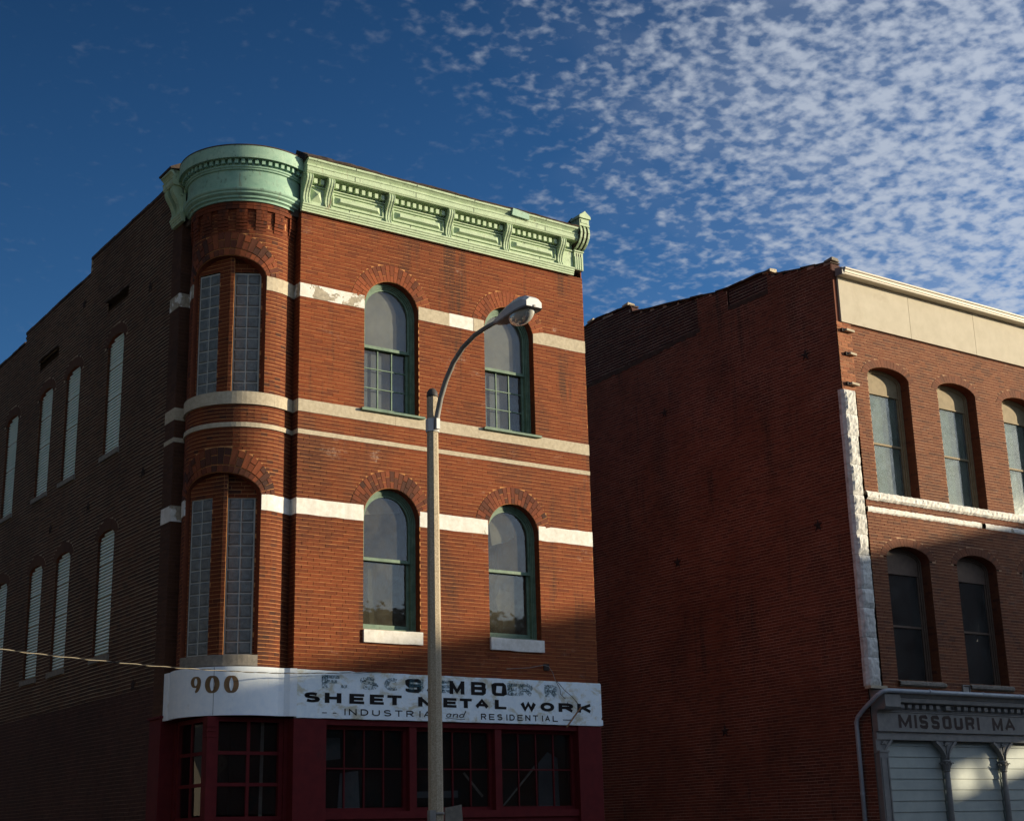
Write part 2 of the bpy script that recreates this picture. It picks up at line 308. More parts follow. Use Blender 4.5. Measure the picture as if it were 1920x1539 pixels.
# ------------------------------------------------------------------ mesh helpers
class MB:
    def __init__(s): s.v = []; s.f = []
    def add(s, vs, fs):
        b = len(s.v); s.v += [tuple(x) for x in vs]; s.f += [tuple(b+i for i in f) for f in fs]
    def hexa(s, p, skip=()):     # p: 4 front (ccw) + 4 back
        fs = {'f': (0, 1, 2, 3), 'b': (7, 6, 5, 4), 'd': (0, 4, 5, 1), 'r': (1, 5, 6, 2), 'u': (2, 6, 7, 3), 'l': (3, 7, 4, 0)}
        s.add(p, [v for k, v in fs.items() if k not in skip]); return s
    def box(s, x0, x1, y0, y1, z0, z1):
        return s.hexa([(x0, y0, z0), (x1, y0, z0), (x1, y0, z1), (x0, y0, z1), (x0, y1, z0), (x1, y1, z0), (x1, y1, z1), (x0, y1, z1)])
    def mbox(s, W, a0, a1, z0, z1, d0, d1, n=1, skip=()):
        for i in range(n):
            ua = a0+(a1-a0)*i/n; ub = a0+(a1-a0)*(i+1)/n; sk = list(skip)
            if n > 1:
                if i > 0: sk.append('l')
                if i < n-1: sk.append('r')
            s.hexa([W(ua, z0, d1), W(ub, z0, d1), W(ub, z1, d1), W(ua, z1, d1), W(ua, z0, d0), W(ub, z0, d0), W(ub, z1, d0), W(ua, z1, d0)], sk)
        return s
    def tube(s, pts, r, n=8, caps=True):
        pts = [Vector(p) for p in pts]; rs = r if isinstance(r, (list, tuple)) else [r]*len(pts); rings = []; ref = None
        for i, p in enumerate(pts):
            t = (pts[min(i+1, len(pts)-1)]-pts[max(i-1, 0)]).normalized()
            if ref is None: ref = Vector((0, 0, 1)) if abs(t.z) < .9 else Vector((1, 0, 0))
            a = t.cross(ref).normalized(); b = a.cross(t).normalized(); ref = b
            rings.append([p+(a*math.cos(k*2*math.pi/n)+b*math.sin(k*2*math.pi/n))*rs[i] for k in range(n)])
        b0 = len(s.v); s.v += [tuple(x) for rg in rings for x in rg]
        for i in range(len(rings)-1):
            for k in range(n): s.f.append((b0+i*n+k, b0+i*n+(k+1) % n, b0+(i+1)*n+(k+1) % n, b0+(i+1)*n+k))
        if caps: s.f.append(tuple(b0+k for k in range(n))[::-1]); s.f.append(tuple(b0+(len(rings)-1)*n+k for k in range(n)))
        return s
    def prism(s, poly, f0, f1):   # poly list of 2D, f0/f1 map 2D->3D of the two ends
        n = len(poly); s.add([f0(p) for p in poly]+[f1(p) for p in poly], [tuple(range(n))[::-1], tuple(range(n, 2*n))]+[(i, (i+1) % n, n+(i+1) % n, n+i) for i in range(n)]); return s
    def build(s, name, mat, parent=None, smooth=False, kind=None, bevel=0.0, label=None):
        me = bpy.data.meshes.new(name); me.from_pydata(s.v, [], s.f); me.materials.append(M[mat] if isinstance(mat, str) else mat)
        if smooth: me.polygons.foreach_set('use_smooth', [True]*len(me.polygons))
        me.update(); o = bpy.data.objects.new(name, me); col.objects.link(o)
        if parent: o.parent = parent
        if kind: o['kind'] = kind
        if label: o['label'] = label
        if bevel:
            b = o.modifiers.new('bevel', 'BEVEL'); b.width = bevel; b.segments = 2; b.limit_method = 'ANGLE'
        return o
def link(name, me, parent, loc=(0, 0, 0), mat=None):
    o = bpy.data.objects.new(name, me); col.objects.link(o); o.location = loc
    if parent: o.parent = parent
    return o
def empty(name, parent=None):
    o = bpy.data.objects.new(name, None); col.objects.link(o)
    if parent: o.parent = parent
    return o
def tag(o, label, cat, group=None, kind=None):
    if label: o['label'] = label
    if cat: o['category'] = cat
    if group: o['group'] = group
    if kind: o['kind'] = kind
    return o
def structure(name, mb, mat):
    o = mb.build(name, mat); o['kind'] = 'structure'; return o
def flat(ox, oy, ux, uy):      # outward normal is u rotated clockwise seen from above
    nx, ny = uy, -ux
    return lambda u, z, d: (ox+u*ux+d*nx, oy+u*uy+d*ny, z)
CX, CY, CR = 10.37, 23.03, .96
def cyl(u, z, d):              # u runs along the arc from the front (-Y) towards the side street (-X)
    a = u/CR; return (CX-(CR+d)*math.sin(a), CY-(CR+d)*math.cos(a), z)
def ang(deg): return math.radians(deg)*CR

def subtract(a, b, holes):
    iv = [(a, b)]
    for h0, h1 in holes:
        nx = []
        for x0, x1 in iv:
            if h1 <= x0 or h0 >= x1: nx.append((x0, x1)); continue
            if h0 > x0: nx.append((x0, h0))
            if h1 < x1: nx.append((h1, x1))
        iv = nx
    return [(x, y) for x, y in iv if y-x > .004]

class Open:
    """an opening in a wall: jambs a..b, foot zb, arch from spring zs as a half ellipse (inner ri x bi, ring out to ro x bo)"""
    def __init__(s, a, b, zb, zs, bi, to=0.0, bo=None):
        s.a, s.b, s.zb, s.zs, s.bi = a, b, zb, zs, bi; s.c = (a+b)/2; s.h = (b-a)/2; s.to = to; s.bo = bo if bo is not None else bi
    def span(s, z, k):           # k=0 inner, 1 outer ring, .5 mid
        if z < s.zb: return None
        ro = s.h+s.to*k; bo = s.bi+(s.bo-s.bi)*k
        if z < s.zs: return (s.a, s.b)
        t = (z-s.zs)/bo
        if t >= 1: return None
        w = ro*math.sqrt(1-t*t); return (s.c-w, s.c+w)

def brick_wall(W, a, b, z0, z1, course, length, joint, ops, bricks, back, proud=.006, jit=.002, top=None, nseg=1, ringk=1.0, offs=0.0, key=None, ju=.5):
    n = max(1, round((z1-z0)/course)); ch = (z1-z0)/n
    for i in range(n):
        za, zb = z0+i*ch, z0+(i+1)*ch; zc = (za+zb)/2
        hb = [h for h in (o.span(zc, ringk) for o in ops) if h]; hm = [h for h in (o.span(zc, .5*ringk) for o in ops) if h]
        for x0, x1 in subtract(a, b, hm):
            if top is not None:
                k = max(1, int((x1-x0)/.25)); 
                for j in range(k):
                    xa, xb = x0+(x1-x0)*j/k, x0+(x1-x0)*(j+1)/k
                    if zb <= top((xa+xb)/2)+.01: back.add([W(xa, za, 0), W(xb, za, 0), W(xb, zb, 0), W(xa, zb, 0)], [(0, 1, 2, 3)])
                continue
            k = max(1, int(round((x1-x0)/.09))) if nseg > 1 else 1
            for j in range(k):
                xa, xb = x0+(x1-x0)*j/k, x0+(x1-x0)*(j+1)/k
                back.add([W(xa, za, 0), W(xb, za, 0), W(xb, zb, 0), W(xa, zb, 0)], [(0, 1, 2, 3)])
        st = a-length*((i % 2)*.5)+offs
        if i % 6 == 5 and length < .25: st -= length*.25
        for x0, x1 in subtract(a, b, hb):
            k = math.floor((x0-st)/length); e = st+k*length
            while e < x1:
                u0, u1 = max(x0, e)+joint*ju/2, min(x1, e+length)-joint*ju/2; e += length
                if u1-u0 < .02: continue
                if top is not None and zb > top((u0+u1)/2): continue
                d = proud+random.uniform(-jit, jit); jz = random.uniform(-.0016, .0016)
                bricks.append((W, u0, u1, za+joint/2+jz, zb-joint/2+jz, d, nseg if u1-u0 > .08 else 1, key))
def emit(bricks, mb):
    for W, u0, u1, z0, z1, d, n, key in bricks: mb.mbox(W, u0, u1, z0, z1, -.012, d, n, ('b',))
def area(b):
    W, u0, u1, z0, z1, d, n, key = b
    p = Vector(W((u0+u1)/2, (z0+z1)/2, d)); q = Vector(W((u0+u1)/2, (z0+z1)/2, d+.1)); v = CAM-p; w = -(v.dot(Fv))
    if w < 1: return 0
    x = 960+FPX*(-v).dot(Rv)/w; y = 769.5-FPX*(-v).dot(Uv)/w
    if not (20 < x < 1900 and 20 < y < 1515): return 0
    return (u1-u0)*(z1-z0)*max(0, (q-p).normalized().dot(v.normalized()))/w**2
def split_largest(bricks, n, ok):
    s = sorted([b for b in bricks if ok(b)], key=area, reverse=True)[:n]; ids = set(map(id, s))
    return s, [b for b in bricks if id(b) not in ids]
_bm = {}
def brick_object(b, parent, mat, prefix='brick', ux=Vector((1, 0, 0)), nrm=Vector((0, -1, 0))):
    W, u0, u1, z0, z1, d, n, key = b
    kk = (prefix, mat, round((u1-u0)*500), round((z1-z0)*1000), random.randrange(3))
    if kk not in _bm:
        L, H = (u1-u0)/2, (z1-z0)/2; c = .0025; s = MB(); r = lambda: random.uniform(-.0012, .0012)
        fr = [(-L+r(), 0, -H+r()), (L+r(), 0, -H+r()), (L+r(), 0, H+r()), (-L+r(), 0, H+r())]
        fi = [(x*(1-c/L), -c, z*(1-c/H)) for x, y, z in fr]; bk = [(x, .02, z) for x, y, z in fr]
        s.add(fi+fr+bk, [(0, 1, 2, 3)]+[(i, 4+i, 4+(i+1) % 4, (i+1) % 4)[::-1] for i in range(4)]+[(4+i, 8+i, 8+(i+1) % 4, 4+(i+1) % 4)[::-1] for i in range(4)])
        me = bpy.data.meshes.new(prefix); me.from_pydata(s.v, [], s.f); me.materials.append(M[mat]); _bm[kk] = me
    return link(prefix, _bm[kk], parent, W((u0+u1)/2, (z0+z1)/2, d))
def ring_pieces(W, op, parent, mat, name, phi0, count, split, proud, back, joint=.008, nrad=1, depth=.012):
    """voussoirs of an elliptical arch ring, each radial wedge split into pieces"""
    for i in range(count):
        p0 = phi0+(math.pi-2*phi0)*i/count; p1 = phi0+(math.pi-2*phi0)*(i+1)/count
        def pt(p, k): return (op.c+(op.h+op.to*k)*math.cos(p), op.zs+(op.bi+(op.bo-op.bi)*k)*math.sin(p))
        back.add([W(*pt(p0, 0), .0008), W(*pt(p1, 0), .0008), W(*pt(p1, 1), .0008), W(*pt(p0, 1), .0008)], [(0, 1, 2, 3)])
        g = joint/2/(op.h+op.to*.5)
        cuts = split(i)
        for k0, k1 in zip(cuts[:-1], cuts[1:]):
            j = joint/2/max(.05, op.to); a0, a1 = k0+(j if k0 > 0 else .02), k1-(j if k1 < 1 else .02)
            d = proud+random.uniform(-.002, .002); s = MB()
            f = [pt(p0+g, a0), pt(p1-g, a0), pt(p1-g, a1), pt(p0+g, a1)]
            s.hexa([W(*x, d) for x in f]+[W(*x, -depth) for x in f], ('b',)); s.build(name, mat, parent)
def soffit(W, op, d0, d1, mb, n=20, jamb=True, z_lo=None):
    pts = [(op.a, op.zb if z_lo is None else z_lo)] if jamb else []
    pts += [(op.c-op.h*math.cos(math.pi*i/n), op.zs+op.bi*math.sin(math.pi*i/n)) for i in range(n+1)]
    if jamb: pts.append((op.b, op.zb if z_lo is None else z_lo))
    for p, q2 in zip(pts[:-1], pts[1:]): mb.add([W(*p, d0), W(*q2, d0), W(*q2, d1), W(*p, d1)], [(0, 1, 2, 3)])
def arch_path(op, inset, n=18, zb=None):
    h = op.h-inset; b = op.bi-inset; z0 = op.zb if zb is None else zb
    return [(op.c-h, z0)]+[(op.c-h*math.cos(math.pi*i/n), op.zs+b*math.sin(math.pi*i/n)) for i in range(n+1)]+[(op.c+h, z0)]
def arch_band(mb, W, op, i0, i1, d0, d1, zb=None, n=18):
    A = arch_path(op, i0, n, zb); B = arch_path(op, i1, n, zb)
    for k in range(len(A)-1):
        mb.hexa([W(*A[k], d1), W(*B[k], d1), W(*B[k+1], d1), W(*A[k+1], d1), W(*A[k], d0), W(*B[k], d0), W(*B[k+1], d0), W(*A[k+1], d0)])
    return mb
def arch_fill(mb, W, op, inset, d, zb, n=18):
    A = arch_path(op, inset, n, zb); c = (op.c, zb); m0 = len(A)
    mb.add([W(*p, d) for p in A], [tuple(range(m0))]); return mb

# ------------------------------------------------------------------ ground
structure('ground', MB().box(-400, 400, -400, 400, -1, 0), 'dirt')
structure('road', MB().box(-200, 300, 2.6, 17.7, -.5, .004).box(-6, 5.4, -200, 2.6, -.5, .004).box(-6, 5.4, 17.7, 250, -.5, .004), 'asphalt')
structure('pavement', MB().box(5.4, 9.25, 21.6, 120, -.2, .14).box(5.4, 90, 17.7, 21.6, -.2, .14).box(24.3, 90, 21.6, 21.95, -.2, .14).box(5.4, 120, 1.9, 2.6, -.2, .14), 'pavement')

# ------------------------------------------------------------------ corner building
B1 = tag(empty('corner_building'), 'three storey red brick corner building with rounded corner tower and green cornice', 'building')
YF, XS, XL, XR, YS = 22.03, 9.37, 10.96, 17.30, 23.62
FW = lambda u, z, d: (u, YF-d, z)                 # front wall, u = world x
SW = lambda u, z, d: (XS-d, u, z+(.006*math.sin(u*.9+z*.5)+.003*math.sin(u*2.9+z))*min(1, max(0, u-24.05)))                 # side wall, u = world y
LV = [(4.34, 6.95), (7.227, 8.36), (8.44, 8.76), (8.98, 10.87), (11.125, 12.48)]
BELT = [(6.95, 7.227, 'white'), (8.36, 8.44, 'thin'), (8.76, 8.98, 'grey'), (10.87, 11.125, 'peel')]
CO = .0675
w_lo = [Open(12.26, 13.40, 5.07, 7.02, .57, .295, .89), Open(14.87, 16.02, 5.07, 7.02, .57, .295, .89)]
w_up = [Open(12.26, 13.40, 8.98, 10.93, .57, .295, .89), Open(14.87, 16.02, 8.98, 10.93, .57, .295, .89)]
fops = w_lo+w_up
bk_front, bk_tower, bk_side, bk_low, bk_pier = [], [], [], [], []
mo = {k: MB() for k in ('front', 'tower', 'side', 'low', 'pier')}
for z0, z1 in LV:
    brick_wall(FW, XL, XR, z0, z1, CO, .224, .0095, fops, bk_front, mo['front'], .005, .0018, ju=.45)
# stone courses of the front, cut at the openings
def belt_piece(W, a, b, z0, z1, d, mat, n=1, rough=0.004, name='stone_course', under=-.05):
    s = MB(); k = max(1, int((b-a)/.18)) if n == 1 else n
    us = [a+(b-a)*i/k for i in range(k+1)]; r = lambda: random.uniform(-rough, rough)
    top = [z1+r() for _ in us]; bot = [z0+r() for _ in us]; dd = [d+r()*.6 for _ in us]
    for i in range(k):
        sk = [] if k == 1 else [x for x, c in (('l', i > 0), ('r', i < k-1)) if c]
        s.hexa([W(us[i], bot[i], dd[i]), W(us[i+1], bot[i+1], dd[i+1]), W(us[i+1], top[i+1], dd[i+1]), W(us[i], top[i], dd[i]),
                W(us[i], bot[i], under), W(us[i+1], bot[i+1], under), W(us[i+1], top[i+1], under), W(us[i], top[i], under)], sk)
    return s.build(name, mat, B1)
for z0, z1, kind in BELT:
    if kind == 'white':
        for a, b in ((XL, 12.258), (13.402, 14.868), (16.022, XR)): belt_piece(FW, a, b, z0, z1, .012, 'paint_white', rough=.006)
    elif kind == 'peel':
        for a, b, mt in ((XL, 12.258, 'paint_peel2'), (13.402, 14.08, 'stone'), (14.082, 14.62, 'paint_white'), (14.622, 14.868, 'stone'), (16.022, XR, 'stone')): belt_piece(FW, a, b, z0, z1, .010, mt, rough=.005)
    elif kind == 'grey':
        for a, b in ((XL, 12.9), (12.903, 14.7), (14.703, XR)): belt_piece(FW, a, b, z0, z1, .016, 'stone', rough=.002)
    else: belt_piece(FW, XL, XR, z0, z1, .014, 'stone', rough=.002)
# arches
for op in fops:
    lower = op.zb < 6
    ring_pieces(FW, op, B1, 'brick_dark' if lower else 'brick_arch', 'arch_brick', math.radians(13), 23, lambda i: (0, .36, 1) if i % 2 else (0, .64, 1), .010, mo['front'], .009)
# jamb bricks and soffits of the windows
for op in fops:
    rv = MB(); soffit(FW, op, 0, -.20, rv); rv.build('window_reveal', 'reveal', B1)
    jw = lambda u, z, d, X=op.b: (X-d, YF+u, z)
    brick_wall(jw, 0.0, .20, op.zb, op.zs-.07, CO, .11, .008, [], bk_front, MB(), .004, .001)
# returns at the notches beside the tower
RF = lambda u, z, d: (XL-d, YF+u, z); RS = lambda u, z, d: (XS+u, YS-d, z)
for z0, z1 in LV:
    brick_wall(RF, 0, .34, z0, z1, CO, .224, .008, [], bk_front, mo['front'], .005)
    brick_wall(RS, 0, .40, z0, z1, CO, .224, .008, [], bk_pier, mo['pier'], .005)
    brick_wall(lambda u, z, d: (XL-.25+u, YF+.30-d, z), 0, .25, z0, z1, CO, .224, .008, [], bk_tower, mo['tower'], .004)
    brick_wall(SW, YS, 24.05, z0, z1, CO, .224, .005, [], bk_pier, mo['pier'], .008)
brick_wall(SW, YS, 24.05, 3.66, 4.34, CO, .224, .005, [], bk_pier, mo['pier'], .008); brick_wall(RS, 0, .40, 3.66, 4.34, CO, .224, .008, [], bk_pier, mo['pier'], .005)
for z0, z1, kind in BELT:
    mo['pier'].add([SW(YS, z0, 0), SW(24.05, z0, 0), SW(24.05, z1, 0), SW(YS, z1, 0)], [(0, 1, 2, 3)])
    mt = {'white': 'paint_peel', 'peel': 'paint_peel', 'grey': 'stone', 'thin': 'stone'}[kind]
    belt_piece(RF, .002, .34, z0, z1, .008, mt, rough=.001); belt_piece(RS, .002, .40, z0, z1, .012, mt, rough=.001); belt_piece(SW, YS-.012, 24.05, z0, z1, .014, mt, rough=.002)
# rounded tower
t_lo = Open(ang(2.5), ang(93), 4.54, 7.18, .40, .26, .84); t_up = Open(ang(2.5), ang(93), 8.98, 11.08, .40, .26, .84)
T0, T1 = ang(-52), ang(140)
for z0, z1 in LV[:-1]+[(11.125, 11.955)]:
    brick_wall(cyl, T0, T1, z0, z1, CO, .2365, .0105, [t_lo, t_up], bk_tower, mo['tower'], .005, .002, nseg=2, ju=.35)
for op in (t_lo, t_up):
    def sp(i): return (0, .30, .68, 1) if i % 2 else (0, .30, 1)
    ring_pieces(cyl, op, B1, 'brick_dark', 'arch_brick', math.radians(4), 24, sp, .016, mo['tower'], .012)
    rv = MB(); soffit(cyl, op, 0, -.22, rv); rv.build('window_reveal', 'reveal', B1)
for z0, z1, kind in BELT:
    if kind in ('white', 'peel'):
        belt_piece(cyl, T0, ang(2.5)-.004, z0, z1, .016, 'paint_white' if kind == 'white' else 'stone', n=8, rough=.004); belt_piece(cyl, ang(93)+.004, T1, z0, z1, .016, 'paint_peel', n=8, rough=.004)
    else: belt_piece(cyl, T0, T1, z0, z1, .045 if kind == 'grey' else .03, 'stone', n=40, rough=.0015, under=-.03)
belt_piece(cyl, ang(3.2), ang(86), 4.365, 4.54, .045, 'stone_dark', n=18, rough=.003, name='tower_window_sill', under=-.22)
# corbel table under the round cornice
brick_wall(cyl, T0, T1, 11.955, 12.34, CO, .2365, .006, [], bk_tower, mo['tower'], .003, .002, nseg=2, ju=.4)
for k in range(-2, 7):
    ca = -.2+20*k; a0, a1 = ang(ca+4.3), ang(ca+15.9)
    for r in range(3):
        zz = 12.135+r*.0655; split = [(a0, (a0+a1)/2), ((a0+a1)/2, a1)] if r != 1 else [(a0, a0+.07), (a0+.07, a1)]
        for x0, x1 in split: bk_tower.append((cyl, x0+.003, x1-.003, zz+.003, zz+.0625, .045, 2, 0))
    for r, dd in ((0, .035), (1, .025), (2, .014)): bk_tower.append((cyl, a0, a1, 12.135-.062*(r+1)+.005, 12.135-.062*r-.004, dd, 3, 0))
brick_wall(cyl, T0, T1, 12.335, 12.48, .0725, .2365, .008, [], bk_tower, MB(), .046, .002, nseg=2)
# glass-block bay infill: two planes meeting in a ridge
RX, RY = 9.79, 22.37
def bay(deg, rec=0.0):
    t = math.radians(deg); return lambda u, z, d: (RX+u*math.cos(t)-(d-rec)*math.sin(t), RY-u*math.sin(t)-(d-rec)*math.cos(t), z)
PR, PL, PRr = bay(28), bay(62), bay(28, .13)
gb = MB().box(-.098, .098, -.012, .02, -.098, .098); gb.f.pop(0)
gb.add([(-.098, -.012, -.098), (.098, -.012, -.098), (.098, -.012, .098), (-.098, -.012, .098), (-.075, -.024, -.075), (.075, -.024, -.075), (.075, -.024, .075), (-.075, -.024, .075)], [(4, 5, 6, 7), (0, 1, 5, 4), (1, 2, 6, 5), (2, 3, 7, 6), (3, 0, 4, 7)])
gme = bpy.data.meshes.new('glass_block'); gme.from_pydata(gb.v, [], gb.f); gme.materials.append(M['gblock'])
for zb, zt, rows, apex in ((4.575, 7.18, 13, 7.60), (9.02, 11.21, 11, 11.52)):
    rh = (zt-zb)/rows
    for P, ua, ub, rec, deg in ((PR, .075, .50, .13, 28), (PL, -.66, -.245, .0, 62)):
        wdw = empty('glass_block_window', B1)
        fl = MB().mbox(P, ua-.02, ub+.02, zb-.02, zt+.02, -.10-rec, -.020-rec); fl.build('mortar_bed', 'gmortar', wdw)
        cw = (ub-ua)/2
        for r in range(rows):
            for c in range(2):
                o = link('glass_block', gme, wdw, P(ua+cw*(c+.5), zb+rh*(r+.5), -.03-rec)); o.rotation_euler[2] = math.radians(-deg)
                o.scale = (cw/2*.915/.098, 1, rh/2*.915/.098)
    hole = lambda a, b: Open(a, b, zb-.1, zt+.012, .0001)
    brick_wall(PR, .0, .062, zb-.06, apex, .0685, .215, .009, [], bk_tower, mo['tower'], .004); brick_wall(PRr, .06, .70, zb-.06, apex, .0685, .215, .009, [hole(.062, .52)], bk_tower, mo['tower'], .004)
    brick_wall(PL, -.70, .0, zb-.06, apex, .0685, .215, .009, [hole(-.675, -.235)], bk_tower, mo['tower'], .004)
    mo['tower'].mbox(PR, .0, .062, zb-.06, apex, -.16, -.001, 1, ('l',)); mo['tower'].mbox(PL, -.236, 0, zb-.06, zt, -.06, -.001, 1, ('r',))
# common brick side wall
side_up = [Open(a, a+.88, 8.90, 11.16, .15, .20, .36) for a in (26.40, 28.90, 30.68, 33.15)]
side_lo = [Open(a, a+.88, 4.98, 7.22, .15, .20, .36) for a in (26.36, 28.84, 30.60, 33.07)]
def side_top(u): return 13.50 if u < 28.60 else (13.16 if u < 33.0 else 12.93)
slit = [Open(26.28, 27.42, 11.93, 12.12, .0001), Open(30.45, 31.75, 11.90, 12.09, .0001)]
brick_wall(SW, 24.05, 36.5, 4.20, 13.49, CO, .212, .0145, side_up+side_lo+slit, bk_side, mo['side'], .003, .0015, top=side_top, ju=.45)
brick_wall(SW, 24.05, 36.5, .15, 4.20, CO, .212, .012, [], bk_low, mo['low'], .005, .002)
for op in side_up+side_lo:
    ring_pieces(SW, op, B1, 'brick_pier', 'arch_brick', math.radians(4), 9, lambda i: (0, 1), .010, mo['side'], .006)
    rv = MB(); soffit(SW, op, 0, -.16, rv); rv.build('window_reveal', 'reveal', B1)
    jw = lambda u, z, d, Y=op.b: (XS+u, Y-d, z)
    brick_wall(jw, 0, .12, op.zb, op.zs, CO, .12, .01, [], bk_side, MB(), .003)
    belt_piece(SW, op.a-.06, op.b+.06, op.zb-.10, op.zb, .05, 'stone_dark', rough=.004, name='window_sill', under=-.14)
    s = MB(); n = 38; zt = op.zs+op.bi; h = (zt-op.zb)/n
    for i in range(n):
        za = op.zb+i*h; sp_ = op.span(za+h*.6, 0)
        if not sp_: continue
        if i in (n-10, n-20): za += h*.22
        s.hexa([SW(sp_[0], za+h*.05, -.05), SW(sp_[1], za+h*.05, -.05), SW(sp_[1], za+h*.60, -.058), SW(sp_[0], za+h*.60, -.058),
                SW(sp_[0], za, -.085), SW(sp_[1], za, -.085), SW(sp_[1], za+h*.72, -.085), SW(sp_[0], za+h*.72, -.085)], ('b',))
    arch_fill(MB(), SW, op, 0, -.084, op.zb).build('shutter_backing', 'tan_wood', B1)
    s.build('ribbed_shutter', 'shutter', B1)
for op in slit:
    MB().mbox(SW, op.a, op.b, op.zb, op.zs, -.30, -.16).build('roof_vent_slot', 'iron', B1)
    s = MB(); n = 6
    for i in range(n):
        a, b = op.a+(op.b-op.a)*i/n, op.a+(op.b-op.a)*(i+1)/n
        s.mbox(SW, a-.04, b-.04, op.zs-.01+random.uniform(0, .02), op.zs+.02+random.uniform(0, .02), -.1, .05+random.uniform(0, .03))
    s.build('bent_flashing', 'roof', B1)
def star(P, parent, r=.13):
    s = MB(); pts = []
    for k in range(10):
        a = math.pi/2+k*math.pi/5; rr = r if k % 2 == 0 else r*.38; pts.append((rr*math.cos(a), rr*math.sin(a)))
    s.add([P(x, z, .012) for x, z in pts]+[P(0, 0, .045)], [(k, (k+1) % 10, 10) for k in range(10)]); s.build('star_anchor', 'iron', parent)
for y, z in ((28.87, 12.57), (25.08, 11.73), (25.01, 8.11), (27.9, 8.04), (25.0, 4.30), (30.2, 8.0)): star(lambda a, b, d, y=y, z=z: SW(y+a, z+b, d), B1)
# parapet coping on the side wall
def coping(W, segs, parent, mat='coping', dd=.045, thick=.05, back=.32):
    for a, b, f in segs:
        n = max(1, int((b-a)/.45)); 
        for i in range(n):
            u0_, u1_ = a+(b-a)*i/n, a+(b-a)*(i+1)/n; j = random.uniform(-.014, .014); k = random.uniform(-.012, .012)
            za, zb = f(u0_)+j, f(u1_)+j*.5+k; s = MB()
            s.hexa([W(u0_, za-.01, dd+k), W(u1_-.006, zb-.01, dd+k), W(u1_-.006, zb+thick, dd*.6), W(u0_, za+thick, dd*.6), W(u0_, za-.01, -back), W(u1_-.006, zb-.01, -back), W(u1_-.006, zb+thick, -back), W(u0_, za+thick, -back)])
            s.build('coping_tile', mat, parent)
coping(SW, [(24.0, 28.60, lambda u: 13.49), (28.62, 33.0, lambda u: 13.15), (33.02, 36.5, lambda u: 12.92)], B1, dd=.02)
# hidden shell, floors and roof that keep daylight out
sh = MB(); sh.box(XL+.3, XR, 36.2, 36.5, 0, 12.9); MB().box(XR-.02, XR-.001, YF+.02, 36.5, 0, 13.35).build('east_wall', 'far_brick', B1)
sh.box(XS+.35, XR-.03, YS+.45, 36.2, 12.55, 12.65); sh.box(XL+.02, XR-.03, YF+.30, YS+.45, 13.2, 13.3); sh.box(XS+.2, XL+.02, YS-.3, YS+.45, 12.5, 12.6)
for z in (4.2, 8.2): sh.box(XS+.5, XR-.03, YF+.75, 36.2, z, z+.1)
sh.box(XS+.45, XS+.5, YS+.5, 36.2, 0, 12.6); sh.box(9.8, XR-.05, YF+3.2, YF+3.25, 0, 12.5); sh.box(XL+.35, XL+.40, YF+.4, YF+3.2, 0, 12.6)
sh.build('inner_shell', 'inside', B1)
MB().box(9.42, 10.6, 23.40, 24.6, 12.40, 13.42).box(10.5, 11.2, 22.12, 23.4, 12.40, 13.40).build('roof_block', 'roof', B1)
# bricks: the 300 that show largest as single objects, the rest as masses
one, rest = split_largest(bk_front, 300, lambda b: b[0] is FW and b[2]-b[1] > .2)
for b in one: brick_object(b, B1, 'brick_front1')
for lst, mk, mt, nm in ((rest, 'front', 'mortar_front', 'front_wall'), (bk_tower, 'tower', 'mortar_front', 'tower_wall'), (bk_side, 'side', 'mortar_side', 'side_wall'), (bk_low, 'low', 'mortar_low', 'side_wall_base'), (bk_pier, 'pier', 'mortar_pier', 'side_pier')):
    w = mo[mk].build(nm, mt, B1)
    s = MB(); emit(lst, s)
    s.build('brickwork', {'front': 'brick_front', 'tower': 'brick_tower', 'side': 'brick_side', 'low': 'brick_low', 'pier': 'brick_pier'}[mk], w, kind='stuff')

